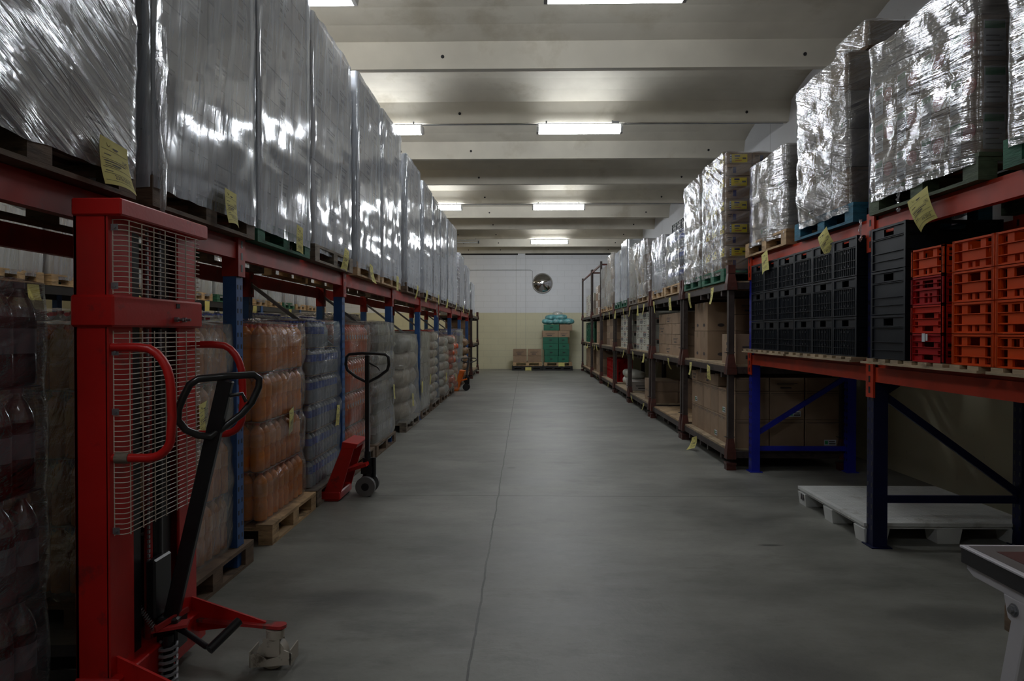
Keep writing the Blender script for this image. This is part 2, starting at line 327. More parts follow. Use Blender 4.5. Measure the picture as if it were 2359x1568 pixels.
# ------------------------------------------------------------------ mesh building helpers
class MB:
    def __init__(self): self.v = []; self.f = []; self.m = []
    def add(self, vs, fs, m=0, T=None):
        o = len(self.v)
        if T is not None: vs = [T @ Vector(p) for p in vs]
        self.v += [tuple(p) for p in vs]
        self.f += [tuple(i + o for i in f) for f in fs]
        self.m += [m] * len(fs) if isinstance(m, int) else list(m)
        return self
    def box(self, x0, y0, z0, x1, y1, z1, m=0, T=None):
        vs = [(x0, y0, z0), (x1, y0, z0), (x1, y1, z0), (x0, y1, z0), (x0, y0, z1), (x1, y0, z1), (x1, y1, z1), (x0, y1, z1)]
        return self.add(vs, [(0, 3, 2, 1), (4, 5, 6, 7), (0, 1, 5, 4), (1, 2, 6, 5), (2, 3, 7, 6), (3, 0, 4, 7)], m, T)
    def cbox(self, c, s, m=0, T=None):
        return self.box(c[0] - s[0] / 2, c[1] - s[1] / 2, c[2] - s[2] / 2, c[0] + s[0] / 2, c[1] + s[1] / 2, c[2] + s[2] / 2, m, T)
    def bar(self, p0, p1, w, t, up=(0, 0, 1), m=0):
        """Box bar from p0 to p1, W across, T along the direction nearest UP."""
        p0, p1 = Vector(p0), Vector(p1); d = p1 - p0; L = d.length; d.normalize()
        s = d.cross(Vector(up))
        if s.length < 1e-4: s = d.cross(Vector((1, 0, 0)))
        s.normalize(); u = s.cross(d)
        T = Matrix(((s.x, d.x, u.x, p0.x), (s.y, d.y, u.y, p0.y), (s.z, d.z, u.z, p0.z), (0, 0, 0, 1)))
        return self.box(-w / 2, 0, -t / 2, w / 2, L, t / 2, m, T)
    def tube(self, pts, r, seg=8, m=0, closed=False):
        P = [Vector(p) for p in pts]; n = len(P); rs = r if isinstance(r, (list, tuple)) else [r] * n
        vs = []; fs = []; prev = None
        for i in range(n):
            a = P[(i - 1) % n] if (closed or i > 0) else P[i]; b = P[(i + 1) % n] if (closed or i < n - 1) else P[i]
            t = (b - a).normalized()
            if prev is None:
                k = Vector((0, 0, 1)) if abs(t.z) < 0.9 else Vector((1, 0, 0)); s = t.cross(k).normalized()
            else:
                s = (prev - t * prev.dot(t)).normalized()
            prev = s; u = t.cross(s)
            for j in range(seg):
                an = 2 * PI * j / seg; vs.append(P[i] + (s * math.cos(an) + u * math.sin(an)) * rs[i])
        for i in range(n if closed else n - 1):
            for j in range(seg):
                k = (j + 1) % seg; i2 = (i + 1) % n
                fs.append((i * seg + j, i * seg + k, i2 * seg + k, i2 * seg + j))
        if not closed:
            fs.append(tuple(range(seg - 1, -1, -1))); fs.append(tuple((n - 1) * seg + j for j in range(seg)))
        return self.add(vs, fs, m)
    def cyl(self, p0, p1, r, seg=16, m=0, r2=None):
        return self.tube([p0, p1], [r, r if r2 is None else r2], seg, m)
    def lathe(self, prof, seg=12, ms=0, T=None):
        vs = []; fs = []; mm = []
        for r, z in prof:
            for j in range(seg):
                a = 2 * PI * j / seg; vs.append((r * math.cos(a), r * math.sin(a), z))
        for i in range(len(prof) - 1):
            for j in range(seg):
                k = (j + 1) % seg; fs.append((i * seg + j, i * seg + k, (i + 1) * seg + k, (i + 1) * seg + j))
                mm.append(ms if isinstance(ms, int) else ms[i])
        fs.append(tuple(range(seg - 1, -1, -1))); mm.append(mm[0])
        fs.append(tuple((len(prof) - 1) * seg + j for j in range(seg))); mm.append(mm[-2] if len(mm) > 1 else 0)
        return self.add(vs, fs, mm, T)
    def prism(self, poly, axis, a, b, m=0):
        """Extrude a 2D polygon; axis 'x','y','z' is the direction of extrusion from a to b."""
        n = len(poly)
        def pt(p, t):
            return {'x': (t, p[0], p[1]), 'y': (p[0], t, p[1]), 'z': (p[0], p[1], t)}[axis]
        vs = [pt(p, a) for p in poly] + [pt(p, b) for p in poly]
        fs = [tuple(range(n))[::-1], tuple(range(n, 2 * n))] + [(i, (i + 1) % n, n + (i + 1) % n, n + i) for i in range(n)]
        return self.add(vs, fs, m)
    def mesh(self, name, mats, smooth=None):
        me = bpy.data.meshes.new(name)
        me.from_pydata(self.v, [], self.f)
        for k in mats: me.materials.append(M[k] if isinstance(k, str) else k)
        me.polygons.foreach_set('material_index', self.m)
        if smooth is not None:
            me.polygons.foreach_set('use_smooth', [True] * len(self.f))
            me.set_sharp_from_angle(angle=R(smooth))
        me.update()
        return me
    def obj(self, name, mats, parent=None, loc=(0, 0, 0), smooth=None, bevel=0, segs=1):
        if isinstance(mats, str): mats = [mats]
        return put(name, self.mesh(name, mats, smooth), parent, loc, bevel=bevel, segs=segs)

def put(name, me, parent=None, loc=(0, 0, 0), rot=(0, 0, 0), bevel=0, segs=1):
    o = bpy.data.objects.new(name, me); C.objects.link(o)
    o.location = loc; o.rotation_euler = rot
    if parent is not None: o.parent = parent
    if bevel:
        b = o.modifiers.new('bevel', 'BEVEL'); b.width = bevel; b.segments = segs; b.limit_method = 'ANGLE'; b.angle_limit = R(40)
    return o
def tag(o, label, cat, group=None):
    o['label'] = label; o['category'] = cat
    if group: o['group'] = group
    return o
def thing(name, label, cat, loc=(0, 0, 0), rotz=0, group=None):
    o = bpy.data.objects.new(name, None); C.objects.link(o); o.empty_display_size = 0.1
    o.location = loc; o.rotation_euler = (0, 0, rotz)
    return tag(o, label, cat, group)
def struct(o): o['kind'] = 'structure'; return o
ORD = ['zeroth', 'first', 'second', 'third', 'fourth', 'fifth', 'sixth', 'seventh', 'eighth', 'ninth', 'tenth', 'eleventh', 'twelfth',
       'thirteenth', 'fourteenth', 'fifteenth', 'sixteenth', 'seventeenth', 'eighteenth']

# ------------------------------------------------------------------ the hall
XR, XL, YB, YF, ZB = 4.0, -11.0, 28.4, -5.0, 4.7
struct(MB().box(XL, YF, -0.1, XR, YB, 0).obj('floor', 'floor'))
struct(MB().box(XL - 0.2, YB, -0.1, XR + 0.2, YB + 0.2, 5.6).obj('wall_back', 'wall_block'))
struct(MB().box(XR, YF, -0.1, XR + 0.2, YB, 5.6).obj('wall_right', 'wall_panel'))
struct(MB().box(XL - 0.2, YF, -0.1, XL, YB, 5.6).obj('wall_left', 'wall_panel'))
struct(MB().box(XL - 0.2, YF - 0.2, -0.1, XR + 0.2, YF, 5.6).obj('wall_front', 'wall_panel'))
def ceiling():
    beams = [8.5 + 2.2 * k for k in range(-6, 10)]
    prof = []   # lower outline from front to back: (y, z)
    for y in beams:
        prof += [(y - 0.10, 4.99), (y, ZB), (y + 0.10, ZB), (y + 0.17, 4.93)]
        for t in (0.14, 0.3, 0.5, 0.7, 0.86):
            prof.append((y + 0.17 + t * (2.2 - 0.27), 4.95 + 0.22 * math.sin(PI * (0.12 + 0.80 * t))))
    prof = [(y, z) for y, z in prof if YF - 1 < y < YB + 0.3]
    top = [(prof[-1][0], 5.6), (prof[0][0], 5.6)]
    struct(MB().prism(prof + top, 'x', XL, XR).obj('ceiling', 'ceiling'))
    h = MB()
    for y in beams[6:]:
        for x in (-2.3, -1.0, 3.35):
            t = 0.55; c = Vector((x, y - 0.10 + 0.10 * t - 0.002, 4.99 - 0.29 * t))
            h.cyl(c, c + Vector((0, -0.004, -0.001)), 0.022, 8)
    struct(h.obj('trim_1', 'beam_hole'))
ceiling()
# dark gap and ledge where the back wall meets the roof
struct(MB().box(XL, YB - 0.06, 4.64, -0.30, YB, 4.72).box(0.0, YB - 0.06, 4.64, XR, YB, 4.70).obj('trim_2', 'beam_hole'))
# thin conduit on the back wall running to the mirror
struct(MB().tube([(-2.7, YB - 0.02, 4.03), (0.22, YB - 0.02, 4.03), (0.29, YB - 0.02, 3.98), (0.29, YB - 0.02, 3.60), (0.33, YB - 0.02, 3.55)], 0.008, 6).obj('trim_3', 'steel'))

def lamp(x, y, label, lit='tube', z=4.53, L=1.27, group='tube lamps under the roof'):
    t = thing('ceiling_lamp', label, 'lamp', (x, y, z), 0, group)
    MB().prism([(-0.07, 0.10), (0.07, 0.10), (0.06, 0.12), (-0.06, 0.12)], 'x', -L / 2, L / 2).obj('lamp_housing', 'fixture', t)
    pr = [(-0.072, 0.099), (-0.092, 0.06), (-0.06, -0.01), (0.06, -0.01), (0.092, 0.06), (0.072, 0.099)]
    if lit: MB().prism(pr, 'x', -L / 2 + 0.02, L / 2 - 0.02).obj('lamp_diffuser', lit, t)
    for s in (-1, 1):
        if lit: MB().prism([(p[0] * 1.04, p[1] - 0.002) for p in pr], 'x', s * (L / 2 - 0.02), s * (L / 2 + 0.015)).obj('end_cap', 'fixture', t)
        else:
            MB().cyl((-L / 2 + 0.05, s * 0.045, 0.03), (L / 2 - 0.05, s * 0.045, 0.03), 0.014, 10).obj('tube', 'tube_off', t, smooth=40)
            MB().box(s * (L / 2 - 0.03) - 0.02, -0.07, 0.0, s * (L / 2 - 0.03) + 0.02, 0.07, 0.075).obj('end_cap', 'black', t)
        MB().cyl((s * 0.5, 0, 0.104), (s * 0.5, 0, 0.172), 0.012, 8).obj('bracket', 'steel', t)
names = ['nearly overhead of the viewer', 'over the near end of the aisle', 'between the near lamp and mid aisle', 'far down the aisle before the last one', 'last in the aisle, closest to the round mirror']
for i, y in enumerate((-0.2, 6.40, 10.62, 17.22, 23.82)):
    lamp(0.82, y, 'lit white tube lamp above the aisle, ' + names[i], ('tube_a', 'tube_b', 'tube', 'tube_c', 'tube_d')[i])
    lamp(-2.2, y, 'tube lamp above the blue and red rack, ' + ['first', 'second', 'third', 'fourth', 'the unlit last one'][i] + ' of the row', ('tube_e', 'tube_b', 'tube', 'tube_c', None)[i])
for i, y in enumerate((6.4, 12.9, 19.4, 25.9)):
    lamp(-5.0, y, 'warm tube lamp in the hidden side aisle, ' + ORD[i + 1] + ' of its row', 'tube_warm', group='lamps of the side aisle')
# conduit along the roof beams
struct(MB().tube([(-3.0, 10.66, 4.66), (0.2, 10.66, 4.665), (3.9, 10.66, 4.66)], 0.009, 6).tube([(-3.0, 17.26, 4.66), (3.9, 17.26, 4.66)], 0.009, 6)
       .box(1.32, 10.60, 4.62, 1.42, 10.70, 4.69).obj('trim_4', 'steel'))

# ------------------------------------------------------------------ pallet racks (posts, beams, braces in one rack)
def post_mesh(h, zred, mats, w=0.10, d=0.085, holes=True, base=True):
    """Open-fronted upright: x is depth (aisle face at +x/-x), y is width."""
    b = MB()
    b.box(-d / 2, -w / 2, 0, d / 2, w / 2, h)
    if base: b.box(-d / 2 - 0.02, -w / 2 - 0.03, 0, d / 2 + 0.02, w / 2 + 0.03, 0.008)
    if holes:
        z = 0.12
        while z < h - 0.04:
            for s in (-1, 1):
                for f in (-1, 1):
                    b.box(f * d / 2 - 0.0012, s * 0.026 - 0.008, z, f * d / 2 + 0.0012, s * 0.026 + 0.008, z + 0.028, 1)
            z += 0.075
    return b.mesh('post', mats)
def beam_mesh(L, mat_, h=0.13, t=0.05, face=1):
    """Beam along y from 0 to L, top at z=0, with a stepped top edge and an end connector at each end."""
    b = MB()
    b.box(-t / 2, 0.05, -h, t / 2, L - 0.05, -0.028)
    b.box(-t / 2, 0.05, -0.028, t / 2 - (0.018 if face > 0 else 0) , L - 0.05, 0) if face > 0 else b.box(-t / 2 + 0.018, 0.05, -0.028, t / 2, L - 0.05, 0)
    return b.mesh('beam', [mat_])
def connector_mesh(mat_, face=1, h=0.24):
    b = MB(); x = face * 0.052
    b.box(x - 0.006, -0.052, -h, x + 0.006, 0.052, 0.03); b.box(-0.045, -0.056, -h, x, -0.051, 0.03); b.box(-0.045, 0.051, -h, x, 0.056, 0.03)
    for k in range(3): b.box(x + face * 0.0065 - 0.001, -0.012, -h + 0.03 + k * 0.075, x + face * 0.0065 + 0.001, 0.012, -h + 0.075 + k * 0.075, 1)
    return b.mesh('beam_connector', [mat_, 'black'])

def left_rack():
    t = thing('pallet_rack', 'long blue rack with red beams carrying the tall film-wrapped loads, beside the red stacker', 'rack', (-1.85, 0, 0))
    ys = [1.86 + 2.52 * k for k in range(9)]; H = 2.09; dx = -0.93
    pm = post_mesh(2.13, 2, ['blue_left', 'black'])
    bf = beam_mesh(2.52, M['beam_red'], face=1); br = beam_mesh(2.52, M['beam_red'], face=-1)
    cf = connector_mesh(M['beam_red'], 1)
    for k, y in enumerate(ys):
        put('post', pm, t, (0, y, 0)); put('post', pm, t, (dx, y, 0))
        put('beam_connector', cf, t, (0, y, H)); put('beam_connector', cf, t, (dx, y, H))
        b = MB(); b.bar((dx + 0.04, y, 1.98), (-0.04, y, 1.34), 0.045, 0.03); b.obj('brace', 'zinc', t)
        b = MB(); b.bar((dx + 0.04, y, 0.62), (-0.04, y, 1.28), 0.045, 0.03); b.obj('brace', 'zinc', t)
        MB().bar((dx + 0.04, y, 0.5), (-0.04, y, 0.5), 0.045, 0.03).obj('brace', 'zinc', t)
        if k < len(ys) - 1:
            put('beam', bf, t, (0.02, y, H)); put('beam', br, t, (dx - 0.02, y, H))
    # first beam runs past the camera
    put('beam', bf, t, (0.02, ys[0] - 2.52, H)); put('beam', br, t, (dx - 0.02, ys[0] - 2.52, H))
left_rack()

def right_rack():
    t = thing('pallet_rack', 'blue rack with orange-red beams holding black and orange crates', 'rack', (2.47, 0, 0))
    ys = [7.55, 4.93, 2.28]; H = 3.22
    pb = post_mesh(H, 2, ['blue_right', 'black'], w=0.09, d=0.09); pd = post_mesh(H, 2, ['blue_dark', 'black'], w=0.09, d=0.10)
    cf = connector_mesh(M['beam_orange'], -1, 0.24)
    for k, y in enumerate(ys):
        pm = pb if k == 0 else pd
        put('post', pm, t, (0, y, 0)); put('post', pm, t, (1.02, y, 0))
        for z in (1.285, 2.30):
            put('beam_connector', cf, t, (0, y, z)); put('beam_connector', cf, t, (1.02, y, z))
        mt = 'blue_right' if k == 0 else 'blue_dark'
        if k == 0: segs = [((0.04, 0.42), (0.98, 1.02)), ((0.04, 0.25), (0.98, 0.25)), ((0.98, 1.08), (0.04, 1.70)), ((0.04, 1.75), (0.98, 2.35))]
        else: segs = [((0.04, 1.06), (0.98, 0.37)), ((0.04, 0.33), (0.98, 0.33)), ((0.04, 1.08), (0.98, 1.72)), ((0.98, 1.75), (0.04, 2.35))]
        for a, b in segs:
            MB().bar((a[0], y, a[1]), (b[0], y, b[1]), 0.03, 0.05, up=(0, 1, 0) if False else (0, 0, 1)).obj('brace', mt, t)
    for y0, y1 in ((4.93, 7.55), (2.28, 4.93), (-0.35, 2.28)):
        b1 = beam_mesh(y1 - y0, M['beam_orange'], h=0.13, face=-1); b2 = beam_mesh(y1 - y0, M['beam_orange'], h=0.13, face=1)
        for z in (1.285, 2.30):
            put('beam', b1, t, (-0.02, y0, z)); put('beam', b2, t, (1.04, y0, z))
right_rack()

# ------------------------------------------------------------------ pallets
def pallet_mesh(L, D, wood_, h=0.144, key={}):
    """Wooden block pallet; L along y, D along x, origin at the aisle-side low corner, body towards +x."""
    k = (round(L, 2), round(D, 2), wood_, h)
    if k in key: return key[k]
    b = MB(); rnd = random.Random(hash(k[0] * 31 + k[1]) % 999)
    n = 5
    for i in range(n):                                   # top boards along y
        x = i * (D - 0.12) / (n - 1); j = rnd.uniform(-0.006, 0.006)
        b.box(x, j, h - 0.022, x + 0.12, L + j, h)
    for j in range(3):
        y = j * (L - 0.13) / 2
        b.box(0, y, h - 0.044, D, y + 0.13, h - 0.0225)
        for i in range(3):
            x = i * (D - 0.1) / 2; b.box(x, y, 0.0205, x + 0.1, y + 0.13, h - 0.0445)
    for i in range(3):
        x = i * (D - 0.1) / 2; b.box(x, 0, 0, x + 0.1, L, 0.02)
    key[k] = b.mesh('pallet', [wood_]); return key[k]
def pallet(label, side, xf, y0, L, D, z, wood_='wood', group=None, rz=0, kind='wooden_pallet'):
    me = pallet_mesh(L, D, wood_)
    if side > 0: o = put(kind, me, None, (xf, y0, z), (0, 0, rz))
    else: o = put(kind, me, None, (xf, y0 + L, z), (0, 0, PI + rz))
    return tag(o, label, 'pallet', group)

# ------------------------------------------------------------------ cartons
def carton_mesh(w, d, h, style='plain', key={}):
    """Carton w along x, d along y, base at z=0, centred; printed marks as thin inlays on all sides."""
    k = (round(w, 3), round(d, 3), round(h, 3), style)
    if k in key: return key[k]
    g = 0.0055; b = MB()
    X, Y = w / 2 - g, d / 2 - g; Z = h - g
    mats = ['carton', 'tape', 'ink', 'yellowlabel', 'whitelabel', 'greenprint', 'inkblue', 'redprint']
    if 'grey' in style: mats[0] = 'carton_grey'
    if 'dark' in style: mats[0] = 'carton_dark'
    if 'white' in style: mats[0] = 'carton_white'
    c = 0.005
    b.prism([(-X + c, -Y), (X - c, -Y), (X, -Y + c), (X, Y - c), (X - c, Y), (-X + c, Y), (-X, Y - c), (-X, -Y + c)], 'z', 0, Z)
    e = 0.0015
    def face(f, u0, u1, v0, v1, m):      # f in -x,+x,-y,+y ; u from 0..1 left to right seen from outside
        if f in ('-x', '+x'):
            s = -1 if f == '-x' else 1
            if s < 0: a, bb = Y - u0 * 2 * Y, Y - u1 * 2 * Y
            else: a, bb = -Y + u0 * 2 * Y, -Y + u1 * 2 * Y
            b.box(s * X - e, min(a, bb), v0 * Z, s * X + e, max(a, bb), v1 * Z, m)
        else:
            s = -1 if f == '-y' else 1
            if s < 0: a, bb = -X + u0 * 2 * X, -X + u1 * 2 * X
            else: a, bb = X - u0 * 2 * X, X - u1 * 2 * X
            b.box(min(a, bb), s * Y - e, v0 * Z, max(a, bb), s * Y + e, v1 * Z, m)
    F = ('-x', '+x', '-y', '+y')
    b.box(-X * 0.995, -0.03, Z - e, X * 0.995, 0.03, Z + e, 1)
    for f in ('-x', '+x'): face(f, 0.5 - 0.03 / d, 0.5 + 0.03 / d, 0.78, 1.0, 1)
    if 'plain' in style:
        for f in F: face(f, 0.12, 0.42, 0.90, 0.915, 2)
    if 'lines' in style:
        for f in F: face(f, 0.03, 0.97, 0.915, 0.93, 2); face(f, 0.08, 0.9, 0.87, 0.88, 2)
    if 'marks' in style:
        for f in F:
            for i in range(2):
                for j in range(2): face(f, 0.70 + i * 0.12, 0.77 + i * 0.12, 0.62 - j * 0.2, 0.72 - j * 0.2, 2)
    if 'hole' in style:
        for f in F:
            n = 12; u = 0.5; v = 0.2
            pts = [(math.cos(2 * PI * i / n), math.sin(2 * PI * i / n)) for i in range(n)]
            if f in ('-x', '+x'):
                s = -1 if f == '-x' else 1; b.prism([(p[0] * 0.045, v * Z + p[1] * 0.022) for p in pts], 'x', s * X - e, s * X + e, 2)
            else:
                s = -1 if f == '-y' else 1; b.prism([(p[0] * 0.045, v * Z + p[1] * 0.022) for p in pts], 'y', s * Y - e, s * Y + e, 2)
    if 'print' in style:
        for f in F:
            face(f, 0.2, 0.8, 0.55, 0.6, 2); face(f, 0.2, 0.7, 0.45, 0.49, 2); face(f, 0.3, 0.62, 0.18, 0.3, 2)
    if 'bottleprint' in style:
        for f in F:
            for i in range(4): face(f, 0.1 + i * 0.22, 0.2 + i * 0.22, 0.2, 0.75, 6 if i % 2 else 2)
            face(f, 0.05, 0.95, 0.84, 0.9, 7)
    if 'yellow' in style:
        for f in F:
            e = 0.0015; face(f, 0.16, 0.22, 0.12, 0.82, 4); face(f, 0.23, 0.82, 0.12, 0.85, 3)
            e = 0.003; face(f, 0.34, 0.54, 0.62, 0.78, 6); face(f, 0.64, 0.78, 0.42, 0.56, 2); face(f, 0.36, 0.6, 0.25, 0.30, 7); face(f, 0.34, 0.5, 0.45, 0.5, 2)
            for i in range(3): face(f, 0.165, 0.215, 0.2 + i * 0.2, 0.28 + i * 0.2, 6)
    if 'cup' in style:
        for f in F: face(f, 0.28, 0.40, 0.22, 0.75, 6); face(f, 0.08, 0.24, 0.64, 0.72, 2); face(f, 0.1, 0.2, 0.48, 0.53, 2)
    if 'slip' in style:
        for f in F:
            e = 0.0015; face(f, 0.55, 0.9, 0.1, 0.3, 4); e = 0.003; face(f, 0.57, 0.66, 0.14, 0.26, 5); face(f, 0.69, 0.88, 0.14, 0.18, 2)
            face(f, 0.69, 0.86, 0.22, 0.25, 2)
    if 'greenlabel' in style:
        for f in F:
            e = 0.0015; face(f, 0.08, 0.46, 0.1, 0.9, 4); e = 0.003; face(f, 0.1, 0.44, 0.7, 0.86, 5)
            for i in range(4): face(f, 0.12, 0.40 - 0.05 * (i % 2), 0.2 + i * 0.11, 0.225 + i * 0.11, 2)
            pts = [(math.cos(PI * i / 6), math.sin(PI * i / 6)) for i in range(12)]
            if f == '-x': b.prism([(-Y * 0.45 + p[0] * 0.055, Z * 0.55 + p[1] * 0.045) for p in pts], 'x', -X - e, -X + e, 7)
            if f == '-y': b.prism([(X * 0.45 + p[0] * 0.055, Z * 0.55 + p[1] * 0.045) for p in pts], 'y', -Y - e, -Y + e, 7)
    key[k] = b.mesh('carton', mats)
    return key[k]

# ------------------------------------------------------------------ stretch film shells
def film_mesh(w, d, h, matname, amp=0.01, layers=0, pinch=0.02, seed=0, step=0.045, ang=-28, fine=18.0, skirt=0.06, taper=0.0, bulge=0.0, topmat=None, lean=0.0, top_open=0.30, rc=0.03, topamp=1.0):
    """A wrinkled skin around a box w x d x h standing at z=0, centred on x and y."""
    def path():
        X, Y = w / 2, d / 2; pts = []
        def seg(ax, ay, bx, by, nx, ny):
            L = math.hypot(bx - ax, by - ay); n = max(2, int(L / step))
            for i in range(n): t = i / n; pts.append((ax + (bx - ax) * t, ay + (by - ay) * t, nx, ny))
        def arc(cx, cy, a0):
            for i in range(3): a = R(a0 + 30 * i); pts.append((cx + rc * math.cos(a), cy + rc * math.sin(a), math.cos(a), math.sin(a)))
        seg(-X + rc, -Y, X - rc, -Y, 0, -1); arc(X - rc, -Y + rc, -90)
        seg(X, -Y + rc, X, Y - rc, 1, 0); arc(X - rc, Y - rc, 0)
        seg(X - rc, Y, -X + rc, Y, 0, 1); arc(-X + rc, Y - rc, 90)
        seg(-X, Y - rc, -X, -Y + rc, -1, 0); arc(-X + rc, -Y + rc, 180)
        return pts
    P = path(); n = len(P); rows = max(6, int((h + skirt) / step)); b = MB(); ca, sa = math.cos(R(ang)), math.sin(R(ang))
    vs = []; sd = seed * 7.31
    for r in range(rows + 1):
        z = -skirt + (h + skirt) * r / rows; tt = max(0, z / h)
        for (x, y, nx, ny) in P:
            u = x + y; p = u * ca + z * sa; q = -u * sa + z * ca
            f = noise.noise(Vector((p * 1.6 + sd, q * fine * 0.5, sd))) * amp * 1.2 + noise.noise(Vector((x * 3 + sd, y * 3, z * 3))) * amp
            o = 0.006 + abs(f) * 1.3
            if layers:
                lh = h / layers; c = (z % lh) / lh; c = min(c, 1 - c)
                if z > 0 and z < h - 0.01:
                    k = max(0.0, 1 - c / 0.14); o -= pinch * k * (0.6 + 0.5 * noise.noise(Vector((x * 5 + sd, y * 5, round(z / lh)))))
                o += bulge * math.sin(PI * min(1, max(0, (z % lh) / lh)))
            if z < 0: o += noise.noise(Vector((x * 9, y * 9, sd))) * 0.012 - 0.008
            s = 1 - taper * tt * tt
            zz = z + (noise.noise(Vector((x * 7 + sd, y * 7, 3))) * 0.012 if r == 0 else 0)
            if r == rows: zz += noise.noise(Vector((x * 5 + sd, y * 5, 9))) * 0.02 * topamp
            vs.append(((x * s + nx * o) + lean * tt, y * s + ny * o, zz))
    fs = []
    for r in range(rows):
        for j in range(n):
            k = (j + 1) % n; fs.append((r * n + j, r * n + k, (r + 1) * n + k, (r + 1) * n + j))
    # gathered film folding over the top edge
    base = len(vs); s = 1 - taper
    for ring, (kx, dz) in enumerate(((1 - top_open * 0.5, 0.006), (1 - top_open, 0.012))):
        for (x, y, nx, ny) in P:
            vs.append((x * s * kx + lean, y * s * kx, h + 0.004 + dz + noise.noise(Vector((x * 8 + sd, y * 8, ring))) * 0.012))
    for j in range(n):
        k = (j + 1) % n
        fs.append((rows * n + j, rows * n + k, base + k, base + j)); fs.append((base + j, base + k, base + n + k, base + n + j))
    b.add(vs, fs)
    return b.mesh('stretch_film', [matname], smooth=60)

def wrapped_load(label, side, xf, y0, y1, depth, z0, h, ny, nx, nz, style=('grey',), film='film_smooth', amp=0.007, layers=None, pinch=0.008,
                 ang=80, fine=6, group=None, guards=False, seed=0, jit=0.004, lean=0.0, step=0.05, name='wrapped_carton_load', skirt=0.06, missing=None, styler=None, pocket=True, drag=None, topamp=1.0):
    cx = xf + side * depth / 2; L = y1 - y0
    t = thing(name, label, 'wrapped pallet load', (cx, (y0 + y1) / 2, z0), 0, group)
    cw, cd, ch = depth / nx, L / ny, h / nz; rnd = random.Random(seed + 100)
    for k in range(nz):
        for j in range(ny):
            for i in range(nx):
                front = (i == 0) if side > 0 else (i == nx - 1)
                if not (front or j == 0 or k == nz - 1): continue
                if missing and missing(i, j, k): continue
                st = styler(i, j, k) if styler else style[(i + j + k) % len(style)]
                me = carton_mesh(cw, cd, ch, st)
                put('carton', me, t, (-depth / 2 + (i + 0.5) * cw + lean * (k / nz) ** 2 + (rnd.uniform(-jit, jit)), -L / 2 + (j + 0.5) * cd + rnd.uniform(-jit, jit) * 0.4, k * ch))
    if guards:
        for sx in (-1, 1):
            for sy in (-1, 1):
                g = MB(); X, Y = sx * (depth / 2 + 0.008), sy * (L / 2 + 0.008)
                g.box(min(X, X - sx * 0.045), min(Y, Y - sy * 0.005), 0.0, max(X, X - sx * 0.045), max(Y, Y - sy * 0.005), h + 0.01)
                g.box(min(X, X - sx * 0.005), min(Y, Y - sy * 0.045), 0.0, max(X, X - sx * 0.005), max(Y, Y - sy * 0.045), h + 0.01)
                g.obj('corner_guard', 'guard', t)
    fm = film_mesh(depth + 0.03, L + 0.03, h, film, amp, nz if layers is None else layers, pinch, seed, step, ang, fine, lean=lean, skirt=skirt, topamp=topamp)
    put('stretch_film', fm, t)
    return t

